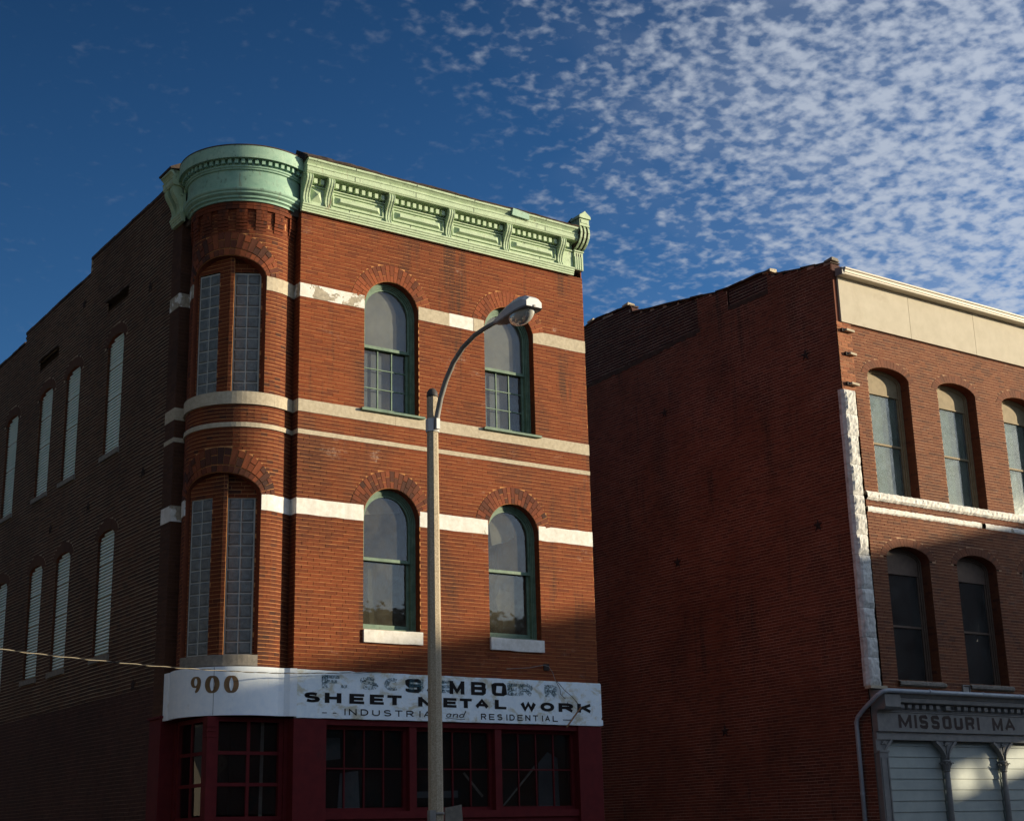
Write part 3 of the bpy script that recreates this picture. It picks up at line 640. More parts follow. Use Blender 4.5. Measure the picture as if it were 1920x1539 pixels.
# ---- arched sash windows of the front
def sash_window(op, rail, upper):
    w = empty('sash_window', B1); g = 'green_win'
    f = MB(); arch_band(f, FW, op, .0, .034, -.30, -.14); arch_band(f, FW, op, .034, .058, -.30, -.16); arch_band(f, FW, op, .058, .080, -.30, -.18)
    f.mbox(FW, op.a, op.b, op.zb, op.zb+.045, -.32, -.14); f.build('window_frame', g, w)
    # upper sash
    us = MB(); arch_band(us, FW, op, .081, .120, -.245, -.20, zb=rail); us.mbox(FW, op.a+.081, op.b-.081, rail-.055, rail, -.245, -.195); us.build('upper_sash', g, w)
    ls = MB(); a, b, z0, z1 = op.a+.081, op.b-.081, op.zb+.045, rail-.01
    ls.mbox(FW, a, a+.05, z0, z1, -.295, -.25); ls.mbox(FW, b-.05, b, z0, z1, -.295, -.25); ls.mbox(FW, a+.05, b-.05, z0, z0+.085, -.295, -.25); ls.mbox(FW, a+.05, b-.05, z1-.04, z1, -.295, -.25)
    if upper:
        for k in (1, 2):
            x = a+.05+(b-a-.1)*k/3; ls.mbox(FW, x-.011, x+.011, z0+.085, z1-.04, -.288, -.255)
            zz = z0+.085+(z1-z0-.125)*k/3; ls.mbox(FW, a+.05, b-.05, zz-.009, zz+.009, -.286, -.258)
    ls.build('lower_sash', g, w)
    arch_fill(MB(), FW, op, .118, -.225, rail-.02).build('pane', 'glass' if upper else 'glass_dusty', w)
    if upper:
        for i in range(3):
            for j in range(3):
                xa, xb = a+.05+(b-a-.1)*i/3+.011, a+.05+(b-a-.1)*(i+1)/3-.011; za, zb = z0+.085+(z1-z0-.125)*j/3+.009, z0+.085+(z1-z0-.125)*(j+1)/3-.009
                t = random.uniform(-.002, .002); s = MB(); s.add([FW(xa, za, -.272+t), FW(xb, za, -.272-t), FW(xb, zb, -.272-t), FW(xa, zb, -.272+t)], [(0, 1, 2, 3)]); s.build('pane', 'glass', w)
        arch_fill(MB(), FW, op, .10, -.262, rail-.02).build('roller_shade', 'shade', w)
        MB().mbox(FW, a, b, z0, z1, -.36, -.355).build('window_film', 'shade_low', w)
        sl = MB(); sl.mbox(FW, op.a-.08, op.b+.09, 8.945, 8.984, -.14, .085); sl.build('window_sill', g, w, label=None)
    else:
        MB().mbox(FW, a+.05, b-.05, z0+.085, z1-.04, -.274, -.270).build('pane', 'glass_dusty', w)
        belt_piece(FW, op.a-.005, op.b+.03, 4.85, 5.07, .05, 'paint_white', rough=.006, name='window_sill', under=-.16)
    return w
for op in w_up: sash_window(op, 10.27, True)
W3 = sash_window(w_lo[0], 6.36, False); W4 = sash_window(w_lo[1], 6.36, False)
def sheet(parent, pts, y, name='reflection_sheet', mat='reflection'):
    s = MB(); n = len(pts); s.add([(x, y+.02*math.sin(x*9+z*3), z) for x, z in pts]+[(x, y+.012+.02*math.sin(x*9+z*3), z) for x, z in pts], [tuple(range(n)), tuple(range(n, 2*n))[::-1]]+[(i, (i+1) % n, n+(i+1) % n, n+i)[::-1] for i in range(n)]); s.build(name, mat, parent)
sheet(W3, [(12.66, 5.2), (12.80, 5.2), (12.74, 5.7), (12.76, 6.3), (12.62, 6.3), (12.60, 5.7)], 22.50); sheet(W3, [(13.0, 5.9), (13.25, 6.1), (13.25, 6.33), (13.05, 6.33)], 22.48)  # pale sheets stand in for broken reflections in the glass
sheet(W3, [(12.4, 7.15), (13.25, 7.28), (13.2, 7.5), (12.5, 7.5)], 22.46)
sheet(W4, [(15.22, 6.85), (15.55, 6.95), (15.72, 7.05), (15.70, 7.45), (15.15, 7.45)], 22.42); sheet(W4, [(15.35, 5.6), (15.6, 5.75), (15.62, 6.0), (15.4, 6.05), (15.28, 5.85)], 22.45)
sheet(W4, [(15.45, 5.3), (15.6, 5.5), (15.42, 5.52)], 22.44)

# ---- tower cornice
def lathe(prof, a0, a1, n, name, mat, parent, smooth=False):
    s = MB(); k = len(prof)
    for i in range(n+1):
        t = math.radians(a0+(a1-a0)*i/n); s.v += [(CX-r*math.sin(t), CY-r*math.cos(t), z) for r, z in prof]
    for i in range(n):
        for j in range(k-1): s.f.append((i*k+j, i*k+j+1, (i+1)*k+j+1, (i+1)*k+j))
    return s.build(name, mat, parent)
TC = empty('tower_cornice', B1)
lathe([(.97, 12.475), (1.035, 12.475), (1.035, 12.51), (1.055, 12.525), (1.075, 12.53), (1.075, 12.565), (1.10, 12.58), (1.125, 12.60), (1.125, 12.63), (1.145, 12.645), (1.155, 12.665), (1.155, 12.69), (1.10, 12.70)], -62, 150, 90, 'base_moulding', 'green_round', TC)
lathe([(1.10, 12.70), (1.09, 12.72), (1.085, 13.04), (1.09, 13.045)], -62, 150, 90, 'frieze_band', 'green_round', TC)
lathe([(1.09, 13.045), (1.115, 13.05), (1.12, 13.075), (1.14, 13.085), (1.14, 13.115), (1.125, 13.12), (1.125, 13.215), (1.24, 13.225)], -62, 150, 90, 'upper_moulding', 'green_round', TC)
lathe([(1.24, 13.225), (1.25, 13.215), (1.252, 13.25), (1.248, 13.45), (1.235, 13.462), (1.20, 13.455), (1.19, 13.25)], -62, 150, 90, 'parapet_fascia', 'green_rust', TC)
lathe([(1.254, 13.445), (1.252, 13.468), (1.16, 13.474), (.2, 13.50)], -62, 150, 60, 'metal_roof', 'roof', TC)
dm = MB(); a = math.radians(1.5)
for rr in (1.12, 1.19): pass
dm.hexa([(-.031, -.035, -.04), (.031, -.035, -.04), (.031, -.035, .04), (-.031, -.035, .04), (-.031, .035, -.04), (.031, .035, -.04), (.031, .035, .04), (-.031, .035, .04)])
dme = bpy.data.meshes.new('dentil'); dme.from_pydata(dm.v, [], dm.f); dme.materials.append(M['green_round'])
for k in range(33):
    deg = -52+5.8*k; t = math.radians(deg); o = link('dentil', dme, TC, (CX-1.158*math.sin(t), CY-1.158*math.cos(t), 13.172)); o.rotation_euler[2] = -t

# ---- straight cornice of the front
FC = empty('front_cornice', B1)
prof = [(22.02, 12.475), (21.955, 12.475), (21.955, 12.505), (21.94, 12.515), (21.94, 12.545), (21.922, 12.555), (21.922, 12.585), (21.905, 12.60), (21.905, 12.625), (21.965, 12.635), (21.965, 12.975), (21.93, 12.98), (21.93, 13.0), (21.985, 13.005), (21.985, 13.13),
        (21.95, 13.135), (21.94, 13.15), (21.775, 13.16), (21.765, 13.18), (21.755, 13.19), (21.755, 13.275), (21.742, 13.285), (21.742, 13.30), (21.775, 13.31), (21.77, 13.335), (21.735, 13.38), (21.71, 13.395), (21.705, 13.425), (21.72, 13.44), (22.02, 13.46)]
s = MB(); n = len(prof); nx = 40
xs = [10.93+(17.035-10.93)*i/nx for i in range(nx+1)]
for i, x in enumerate(xs):
    sg = .006*math.sin(x*2.1)+random.uniform(-.002, .002)
    s.v += [(x, y, z+(sg if z > 13.2 else 0)) for y, z in prof]
for i in range(nx):
    for j in range(n-1): s.f.append((i*n+j, i*n+j+1, (i+1)*n+j+1, (i+1)*n+j))
s.f.append(tuple(range(n))); s.build('moulding', 'green', FC)
s = MB(); nx = 60
for i in range(nx+1):
    x = 10.905+(17.04-10.905)*i/nx; k = 1-.3*i/nx; r = lambda q_: random.uniform(-q_, q_); j = .010*math.sin(x*3.3)
    s.v += [(x, 21.705+r(.006), 13.435+j), (x, 21.695+r(.008), 13.462+j+r(.008)), (x, 21.95+r(.01), 13.47+.155*k+j+r(.012)), (x, 22.16, 13.47+.275*k+j+r(.012)), (x, 22.40, 13.30)]
for i in range(nx):
    for j in range(4): s.f.append((i*5+j, i*5+j+1, (i+1)*5+j+1, (i+1)*5+j))
s.f.append((0, 1, 2, 3, 4)); s.build('roof_edge', 'roof', FC)
s = MB(); s.hexa([(15.36, 21.688, 13.315), (15.78, 21.70, 13.30), (15.77, 21.69, 13.425), (15.38, 21.675, 13.455), (15.36, 21.73, 13.315), (15.78, 21.73, 13.30), (15.77, 21.74, 13.43), (15.38, 21.74, 13.46)]); s.build('patch_sheet', 'green_round', FC)
for x in (11.9, 13.2, 14.5, 16.2):
    for y, z0, z1 in ((21.7525, 13.19, 13.275), (21.7035, 13.395, 13.425), (21.962, 12.64, 12.70)): MB().box(x, x+.006, y-.002, y+.004, z0, z1).build('sheet_seam', 'iron', FC)
def s_bracket(W, x, parent, w=.13):
    """scrolled bracket: W(u,z,d) with d the projection from the frieze"""
    pr = [(0, 12.60), (.045, 12.60), (.055, 12.63), (.05, 12.66), (.032, 12.69), (.036, 12.75), (.055, 12.82), (.09, 12.89), (.13, 12.95), (.165, 13.01), (.185, 13.07), (.185, 13.115), (.17, 13.145), (.185, 13.155), (.185, 13.176), (0, 13.176)]
    b = MB().prism(pr, lambda p: W(x-w/2, p[1], p[0]), lambda p: W(x+w/2, p[1], p[0])).build('cornice_bracket', 'green', parent)
    for k in (-1, 0, 1):      # raised fillets on the curved face
        ww = .016 if k else .02; e = MB(); c = x+k*(w/2-.012)
        fp = pr[2:13]
        for p, q_ in zip(fp[:-1], fp[1:]):
            e.hexa([W(c-ww/2, p[1], p[0]+.010), W(c+ww/2, p[1], p[0]+.010), W(c+ww/2, q_[1], q_[0]+.010), W(c-ww/2, q_[1], q_[0]+.010), W(c-ww/2, p[1], p[0]-.003), W(c+ww/2, p[1], p[0]-.003), W(c+ww/2, q_[1], q_[0]-.003), W(c-ww/2, q_[1], q_[0]-.003)])
        e.build('fillet', 'green', b)
    return b
CF = lambda u, z, d: (u, 21.965-d, z)
BX = [11.0, 11.44, 12.70, 14.02, 15.36, 16.68]
for x in BX: s_bracket(CF, x, FC)
dm = MB().box(-.034, .034, -.045, .085, -.045, .045); dme2 = bpy.data.meshes.new('dentil'); dme2.from_pydata(dm.v, [], dm.f); dme2.materials.append(M['green'])
for xa, xb in list(zip(BX[:-1], BX[1:]))+[(16.68, 17.0)]:
    nd = max(1, round((xb-xa-.17)/.132))
    for k in range(nd): link('dentil', dme2, FC, (xa+.085+(xb-xa-.17)*(k+.5)/nd, 21.905, 13.068))
    a, b = xa+.10, xb-.10
    if xb-xa > .9:
        p = MB(); z0, z1 = 12.70, 12.945; e = .02
        p.mbox(CF, a, b, z0, z0+e, -.01, .032); p.mbox(CF, a, b, z1-e, z1, -.01, .032); p.mbox(CF, a, a+e, z0+e, z1-e, -.01, .032); p.mbox(CF, b-e, b, z0+e, z1-e, -.01, .032)
        a2, b2, y0, y1 = a+.06, b-.06, z0+.055, z1-.055; m_ = (y0+y1)/2; r_ = .08
        p.add([CF(a2, y0, .0), CF(b2, y0, .0), CF(b2, y1, .0), CF(a2, y1, .0), CF(a2+r_, y0+.035, .065), CF(b2-r_, y0+.035, .065), CF(b2-r_, y1-.035, .065), CF(a2+r_, y1-.035, .065)], [(4, 5, 6, 7), (0, 1, 5, 4), (1, 2, 6, 5), (2, 3, 7, 6), (3, 0, 4, 7)])
        p.build('frieze_panel', 'green', FC)
    elif xb < 12:
        p = MB(); p.add([CF(11.11, 12.70, 0), CF(11.33, 12.70, 0), CF(11.33, 12.95, 0), CF(11.11, 12.95, 0), CF(11.22, 12.825, .085)], [(0, 1, 4), (1, 2, 4), (2, 3, 4), (3, 0, 4)]); p.build('frieze_panel', 'green', FC)
# end console with fluted block, scroll and pedimented cap
EC = empty('end_console', FC.parent)
s = MB(); s.box(17.045, 17.265, 21.925, 22.10, 12.60, 12.985)
for k in range(4): s.box(17.055+.054*k, 17.085+.054*k, 21.912, 21.93, 12.61, 12.88)
s.box(17.035, 17.275, 21.90, 22.10, 12.985, 13.01); s.build('fluted_block', 'green', EC)
for k in range(3): MB().box(17.088+.054*k, 17.106+.054*k, 21.920, 21.9249, 12.88, 12.955).build('flute_slot', 'iron', EC)
pr = [(22.45, 13.02), (21.96, 13.02), (21.86, 13.06), (21.77, 13.13), (21.71, 13.22), (21.685, 13.32), (21.70, 13.42), (21.73, 13.47), (21.80, 13.50), (22.10, 13.62), (22.45, 13.50)]
MB().prism(pr, lambda p: (17.04, p[0], p[1]), lambda p: (17.275, p[0], p[1])).build('scroll', 'roof', EC)
fp = pr[1:8]
for c in (17.06, 17.155, 17.25):
    e = MB()
    for p, q_ in zip(fp[:-1], fp[1:]):
        vy = Vector((q_[1]-p[1], -(q_[0]-p[0]))).normalized()*-.018; h = .022
        e.hexa([(c-h, p[0]+vy.x, p[1]+vy.y), (c+h, p[0]+vy.x, p[1]+vy.y), (c+h, q_[0]+vy.x, q_[1]+vy.y), (c-h, q_[0]+vy.x, q_[1]+vy.y), (c-h, p[0], p[1]), (c+h, p[0], p[1]), (c+h, q_[0], q_[1]), (c-h, q_[0], q_[1])])
    e.build('fillet', 'green', EC)
s = MB(); s.box(17.03, 17.285, 21.69, 21.98, 13.475, 13.51); s.box(17.04, 17.275, 21.70, 21.98, 13.51, 13.64); s.box(17.07, 17.245, 21.688, 21.70, 13.535, 13.615); s.box(17.015, 17.30, 21.665, 21.98, 13.64, 13.672)
s.prism([(17.015, 13.672), (17.30, 13.672), (17.29, 13.70), (17.20, 13.76), (17.158, 13.80), (17.115, 13.76), (17.025, 13.70)], lambda p: (p[0], 21.665, p[1]), lambda p: (p[0], 21.98, p[1]))
s.build('console_cap', 'green', EC)
MB().prism([(21.98, 13.5), (21.98, 13.74), (22.2, 13.66), (22.6, 13.50)], lambda p: (17.05, p[0], p[1]), lambda p: (17.265, p[0], p[1])).build('console_back', 'roof', EC)
# ---- short return of the cornice on the side street
SC = empty('side_cornice', B1)
CS = lambda u, z, d: (XS-.065-d, u, z)
s = MB(); pr2 = [(YF-y, z) for y, z in prof]    # projection, height
s.prism([(p[0]-.065, p[1]) for p in pr2], lambda p: CS(23.50, p[1], p[0]), lambda p: CS(23.98, p[1], p[0])); s.build('moulding', 'green', SC)
for y in (23.60, 23.86): s_bracket(CS, y, SC)
MB().prism([(-.25, 13.45), (.27, 13.44), (.285, 13.47), (.05, 13.60), (-.25, 13.60)], lambda p: CS(23.46, p[1], p[0]), lambda p: CS(24.02, p[1], p[0])).build('roof_edge', 'roof', SC)

# ---- red storefront
SF = empty('storefront', B1)
r = MB()
r.box(10.96, 11.56, 21.985, 22.30, .14, 3.545); r.build('pier', 'red', SF, bevel=.006)
MB().box(16.76, 17.30, 21.985, 22.30, .14, 3.545).build('pier', 'red', SF, bevel=.006)
MB().box(9.32, 9.70, 23.56, 24.05, .14, 3.62).build('pier', 'red', SF, bevel=.006)
MB().box(9.29, 9.72, 23.53, 24.08, 3.62, 3.66).build('pier_cap', 'red', SF)
def grid_window(P, a, b, z0, z1, nc, nr, bars, depth, name='shop_window', fw=.06, mw=.022, gm='glass_shop'):
    w = empty(name, SF); f = MB()
    f.mbox(P, a, a+fw, z0, z1, -.06, .02); f.mbox(P, b-fw, b, z0, z1, -.06, .02); f.mbox(P, a+fw, b-fw, z0, z0+fw, -.06, .02); f.mbox(P, a+fw, b-fw, z1-fw, z1, -.06, .02)
    ia, ib, ja, jb = a+fw, b-fw, z0+fw, z1-fw
    for k in range(1, nc): x = ia+(ib-ia)*k/nc; f.mbox(P, x-mw/2, x+mw/2, ja, jb, -.04, .0)
    for k in range(1, nr): z = ja+(jb-ja)*k/nr; f.mbox(P, ia, ib, z-mw/2, z+mw/2, -.038, -.002)
    f.build('window_frame', 'red', w)
    for i in range(nc):
        for j in range(nr):
            x0, x1 = ia+(ib-ia)*i/nc+mw/2, ia+(ib-ia)*(i+1)/nc-mw/2; y0, y1 = ja+(jb-ja)*j/nr+mw/2, ja+(jb-ja)*(j+1)/nr-mw/2
            t, t2 = random.uniform(-.006, .006), random.uniform(-.004, .004); s = MB(); s.add([P(x0, y0, -.025+t), P(x1, y0, -.025-t+t2), P(x1, y1, -.025-t-t2), P(x0, y1, -.025+t)], [(0, 1, 2, 3)]); s.build('pane', gm, w)
    return w
SP = lambda u, z, d: (u, 22.17-d, z)
MB().box(11.56, 16.76, 22.02, 22.30, 3.455, 3.545).box(11.56, 16.76, 22.03, 22.30, 1.95, 2.07).build('transom_rail', 'red', SF)
MB().box(11.56, 16.76, 22.08, 22.30, .14, 1.95).build('bulkhead', 'red', SF)
for a, b in ((11.56, 13.18), (13.32, 14.94), (15.08, 16.76)): grid_window(SP, a, b, 2.07, 3.455, 4, 2, 0, .1)
for x in (13.18, 14.94): MB().box(x, x+.14, 22.04, 22.30, 2.07, 3.455).build('mullion_post', 'red', SF)
CP = lambda u, z, d: (u, 22.26-d, z); CQ = lambda u, z, d: (9.6-d, u, z)
grid_window(CP, 9.70, 10.90, 1.95, 3.56, 2, 3, 0, .1, fw=.07, mw=.055); grid_window(CQ, 22.36, 23.46, 1.95, 3.56, 2, 3, 0, .1, fw=.07, mw=.055, gm='glass_side')
cp = MB().box(9.57, 9.70, 22.22, 22.36, .14, 3.56); cp.build('corner_post', 'red', SF)
for z in (3.40, 3.33, 3.24): MB().box(9.555, 9.705, 22.205, 22.365, z, z+.022).build('post_moulding', 'red', SF)
MB().box(10.90, 10.96, 22.20, 22.36, .14, 3.56).box(9.55, 9.66, 23.46, 23.56, .14, 3.56).box(9.62, 10.96, 22.27, 22.40, .14, 1.95).box(9.62, 9.75, 22.40, 23.56, .14, 1.95).build('door_surround', 'red', SF)
s = MB(); nn = 40; pts = [(CX-1.02*math.sin(math.radians(-35+165*i/nn)), CY-1.02*math.cos(math.radians(-35+165*i/nn))) for i in range(nn+1)]
s.add([(x, y, 3.585) for x, y in pts]+[(CX+.3, CY+.3, 3.585)], [(i, i+1, nn+1) for i in range(nn)]); s.build('soffit', 'red', SF)
MB().box(9.75, XL, YF+.45, YS+.5, 4.0, 4.05).build('ceiling', 'inside', SF)

for nm, mt, pts, y in (('reflection_patch', 'shade_low', [(12.02, 2.12), (12.42, 2.12), (12.40, 2.74), (12.05, 2.70)], 22.42), ('reflection_patch', 'shade_low', [(16.20, 2.12), (16.66, 2.12), (16.66, 3.0), (16.42, 3.1), (16.20, 2.9)], 22.50), ('reflection_patch', 'shade_low', [(13.5, 2.3), (14.5, 2.3), (14.5, 2.42), (13.5, 2.4)], 22.6), ('reflection_patch', 'shade_low', [(11.7, 2.9), (12.2, 2.95), (12.2, 3.3), (11.72, 3.3)], 22.7),  # grey sheets stand in for faint reflections in the shop windows
                        ('window_brace', 'stone_dark', [(15.25, 2.15), (15.29, 2.15), (16.05, 2.85), (16.02, 2.88)], 22.30), ('window_brace', 'stone_dark', [(14.42, 2.70), (14.46, 2.72), (14.86, 2.32), (14.83, 2.29)], 22.30), ('window_brace', 'stone_dark', [(10.60, 1.98), (10.66, 1.98), (10.66, 3.5), (10.60, 3.5)], 22.45)): sheet(SF, pts, y, nm, mt)
# ------------------------------------------------------------------ fascia sign
SG = tag(empty('shop_sign'), 'weathered white painted fascia sign with black sheet metal lettering above the red storefront', 'sign')
YG = 21.965
s = MB(); nx = 46; xs = [11.0+(17.30-11.0)*i/nx for i in range(nx+1)]; rr = lambda q_: random.uniform(-q_, q_)
tp = [4.335+rr(.006) for _ in xs]; bt = [3.555+rr(.004) for _ in xs]
for i in range(nx):
    s.hexa([(xs[i], YG, bt[i]), (xs[i+1], YG, bt[i+1]), (xs[i+1], YG, tp[i+1]), (xs[i], YG, tp[i]), (xs[i], 22.06, bt[i]), (xs[i+1], 22.06, bt[i+1]), (xs[i+1], 22.06, tp[i+1]), (xs[i], 22.06, tp[i])])
s.box(17.30, 17.315, YG+.002, 22.05, 3.70, 4.32); s.box(17.30, 17.335, YG+.001, 22.05, 3.56, 3.66); s.build('flat_board', 'sign', SG)
# curved board: follows the tower, with hollow folds at both ends
path = [(XS-.02, YS-.06), (XS-.02, YS-.22)]
R_ = 1.055
for i in range(61):
    t = math.radians(108-126*i/60); path.append((CX-R_*math.sin(t), CY-R_*math.cos(t)))
path += [(10.80, 22.035), (10.88, 21.985), (11.0, YG)]
s = MB()
for (xa, ya), (xb, yb) in zip(path[:-1], path[1:]):
    s.add([(xa, ya, 3.575), (xb, yb, 3.575), (xb, yb, 4.345), (xa, ya, 4.345)], [(0, 1, 2, 3)])
    nx_, ny_ = -(yb-ya), (xb-xa); l = math.hypot(nx_, ny_); nx_, ny_ = nx_/l*.05, ny_/l*.05
    s.add([(xa, ya, 4.345), (xb, yb, 4.345), (xb+nx_, yb+ny_, 4.345), (xa+nx_, ya+ny_, 4.345)], [(0, 1, 2, 3)]); s.add([(xa, ya, 3.575), (xb, yb, 3.575), (xb+nx_, yb+ny_, 3.575), (xa+nx_, ya+ny_, 3.575)], [(3, 2, 1, 0)])
s.add([(path[0][0], path[0][1], 3.575), (path[0][0]+.05, path[0][1], 3.575), (path[0][0]+.05, path[0][1], 4.345), (path[0][0], path[0][1], 4.345)], [(0, 1, 2, 3)])
s.build('curved_board', 'sign_round', SG)
MB().mbox(lambda u, z, d: (CX-(R_+d)*math.sin(u), CY-(R_+d)*math.cos(u), z), math.radians(41.8), math.radians(42.1), 3.58, 4.34, -.01, .0025).build('board_seam', 'iron', SG)

# stroke lettering -----------------------------------------------------------
def arc(cx, cy, rx, ry, a0, a1, n=14): return [(cx+rx*math.cos(math.radians(a0+(a1-a0)*i/n)), cy+ry*math.sin(math.radians(a0+(a1-a0)*i/n))) for i in range(n+1)]
G = {
 'A': [[(0, 0), (.5, 1), (1, 0)], [(.2, .33), (.8, .33)]], 'E': [[(0, 0), (0, 1)], [(0, 1), (1, 1)], [(0, .5), (.9, .5)], [(0, 0), (1, 0)]], 'F': [[(0, 0), (0, 1)], [(0, 1), (1, 1)], [(0, .52), (.8, .52)]],
 'H': [[(0, 0), (0, 1)], [(1, 0), (1, 1)], [(0, .5), (1, .5)]], 'I': [[(.5, 0), (.5, 1)]], 'L': [[(0, 1), (0, 0)], [(0, 0), (1, 0)]], 'T': [[(.5, 0), (.5, 1)], [(0, 1), (1, 1)]],
 'M': [[(0, 0), (0, 1)], [(0, 1), (.5, .12), (1, 1)], [(1, 1), (1, 0)]], 'N': [[(0, 0), (0, 1)], [(0, 1), (1, 0)], [(1, 0), (1, 1)]], 'W': [[(0, 1), (.25, 0), (.5, .9), (.75, 0), (1, 1)]],
 'K': [[(0, 0), (0, 1)], [(1, 1), (.12, .42)], [(.35, .58), (1, 0)]], 'U': [[(0, 1), (0, .3)]+arc(.5, .3, .5, .3, 180, 360)+[(1, 1)]], 'O': [arc(.5, .5, .5, .5, 90, 450, 28)], 'C': [arc(.5, .5, .5, .5, 48, 312, 22)],
 'D': [[(0, 0), (0, 1)], [(0, 1), (.45, 1)]+arc(.45, .5, .55, .5, 90, -90)+[(0, 0)]], 'B': [[(0, 0), (0, 1)], [(0, 1), (.65, 1)]+arc(.65, .76, .28, .24, 90, -90)+[(0, .52)], [(.6, .52), (.7, .52)]+arc(.7, .26, .30, .26, 90, -90)+[(0, 0)]],
 'R': [[(0, 0), (0, 1)], [(0, 1), (.62, 1)]+arc(.62, .74, .36, .26, 90, -90)+[(0, .48)], [(.5, .48), (1, 0)]], 'S': [arc(.5, .76, .47, .24, 28, 270, 16)+arc(.5, .26, .5, .26, 90, -152, 16)[1:]], '.': [[(.3, .05), (.7, .05)]], '-': [[(0, .45), (1, .45)]],
 '0': [arc(.5, .5, .5, .5, 90, 450, 28)], '9': [arc(.5, .68, .46, .32, 90, 450, 24), arc(.42, .68, .54, .66, 0, -86, 12)],
 'a': [arc(.45, .4, .4, .4, 40, 330, 16), [(.85, .8), (.8, .1), (1.05, .05)]], 'n': [[(0, .8), (.05, 0)], [(.05, .45)]+arc(.5, .5, .35, .3, 150, 10, 8)+[(.82, .1), (1.1, .05)]], 'd': [arc(.42, .4, .4, .4, 40, 330, 16), [(.95, 1.6), (.8, .1), (1.05, .05)]],
 'sM': None}
def sq(pts): return pts
SQ = {'S': [[(1, .78), (1, .93), (.93, 1), (.07, 1), (0, .93), (0, .60), (.07, .52), (.93, .48), (1, .40), (1, .07), (.93, 0), (.07, 0), (0, .07), (0, .22)]], 'O': [[(.08, 0), (.92, 0), (1, .07), (1, .93), (.92, 1), (.08, 1), (0, .93), (0, .07), (.08, 0)]],
      'U': [[(0, 1), (0, .08), (.08, 0), (.92, 0), (1, .08), (1, 1)]], 'R': [[(0, 0), (0, 1)], [(0, 1), (.9, 1), (1, .93), (1, .55), (.9, .46), (0, .46)], [(.75, .46), (1, 0)]], 'B': [[(0, 0), (0, 1)], [(0, 1), (.9, 1), (.97, .93), (.97, .60), (.88, .52), (0, .52)], [(.88, .52), (1, .44), (1, .08), (.9, 0), (0, 0)]]}
_lay = [0]
def glyph(mb, W, ch, x, z, w, h, tv, th, font=G, slant=0.0, d0=.003):
    strokes = font.get(ch) or G[ch]; iw, ih = max(.001, w-tv), h-th
    P = lambda p: (x+tv/2+p[0]*iw+slant*p[1]*h, z+th/2+p[1]*ih)
    for st in strokes:
        pts = [P(p) for p in st]; _lay[0] = (_lay[0]+1) % 9; d = d0+_lay[0]*.00035
        # offset polyline: stroke half-width depends on direction (thick uprights, thin flats)
        L_, R2_ = [], []
        for i, p in enumerate(pts):
            a_ = pts[max(i-1, 0)]; b_ = pts[min(i+1, len(pts)-1)]
            if len(pts) > 2 and math.dist(pts[0], pts[-1]) < 1e-6 and i in (0, len(pts)-1): a_, b_ = pts[-2], pts[1]
            tx, tz = b_[0]-a_[0], b_[1]-a_[1]; l = math.hypot(tx, tz) or 1; tx, tz = tx/l, tz/l
            hw = .5*math.sqrt((tv*tz)**2+(th*tx)**2)
            if 0 < i < len(pts)-1:
                ax, az = p[0]-a_[0], p[1]-a_[1]; la = math.hypot(ax, az) or 1; c_ = max(.45, (ax*tx+az*tz)/la); hw /= c_
            ex = 0
            if i in (0, len(pts)-1) and len(pts) == 2: ex = .5*(th if abs(tz) > .5 else tv)*(1 if abs(tz) > .98 or abs(tx) > .98 else .35)*(-1 if i == 0 else 1)
            q_ = (p[0]+tx*ex, p[1]+tz*ex); L_.append((q_[0]-tz*hw, q_[1]+tx*hw)); R2_.append((q_[0]+tz*hw, q_[1]-tx*hw))
        n = len(pts); mb.add([W(*p, d) for p in L_]+[W(*p, d) for p in R2_], [(i, i+1, n+i+1, n+i)[::-1] for i in range(n-1)])
GW = lambda u, z, d: (u, YG-d, z)
def word(items, z, h, tv, th, mat, parent, font=G, W=GW, name='lettering', slant=0.0):
    for it in items: s = MB(); glyph(s, W, it[0], it[1], z, it[2], h, tv, th, font, slant); s.build('letter', mat, parent)
word([('S', 11.13, .29), ('H', 11.51, .31), ('E', 11.97, .28), ('E', 12.36, .27), ('T', 12.70, .28)], 3.805, .165, .088, .044, 'ink', SG)
word([('M', 13.31, .40), ('E', 13.82, .27), ('T', 14.16, .25), ('A', 14.47, .31), ('L', 14.90, .25)], 3.797, .163, .084, .044, 'ink', SG)
word([('W', 15.45, .36), ('O', 15.90, .31), ('R', 16.31, .34), ('K', 16.74, .33)], 3.785, .16, .084, .048, 'ink', SG)
word([('S', 13.06, .31), ('A', 13.47, .36), ('M', 13.95, .31), ('B', 14.40, .31), ('O', 14.85, .30)], 4.03, .228, .078, .052, 'ink', SG, SQ)
xs_ = 11.85; ww = {'I': .05}
def spaced(txt, x0, x1, z, h, tv, th, mat, parent):
    tot = sum(.55 if c == 'I' else 1 for c in txt); u = (x1-x0)/tot; x = x0; it = []
    for c in txt:
        k = .55 if c == 'I' else 1; w_ = u*.66 if c != 'I' else u*.15; it.append((c, x+(u*.15 if c == 'I' else 0), w_)); x += u*k
    return word(it, z, h, tv, th, mat, parent)
spaced('INDUSTRIAL', 11.84, 13.86, 3.615, .105, .022, .018, 'ink', SG); spaced('RESIDENTIAL', 14.60, 16.34, 3.605, .105, .022, .018, 'ink', SG)
word([('-', 11.46, .09), ('-', 11.66, .07), ('-', 16.40, .20)], 3.62, .05, .016, .014, 'ink', SG)
word([('a', 13.86, .12), ('n', 14.00, .12), ('d', 14.13, .12)], 3.625, .085, .02, .013, 'ink', SG, slant=.35); 
s = MB(); s.tube([GW(13.86+.4*i/10, 3.605+.006*math.sin(i*.6), .004) for i in range(11)], .004, 4); s.build('lettering', 'ink', SG)
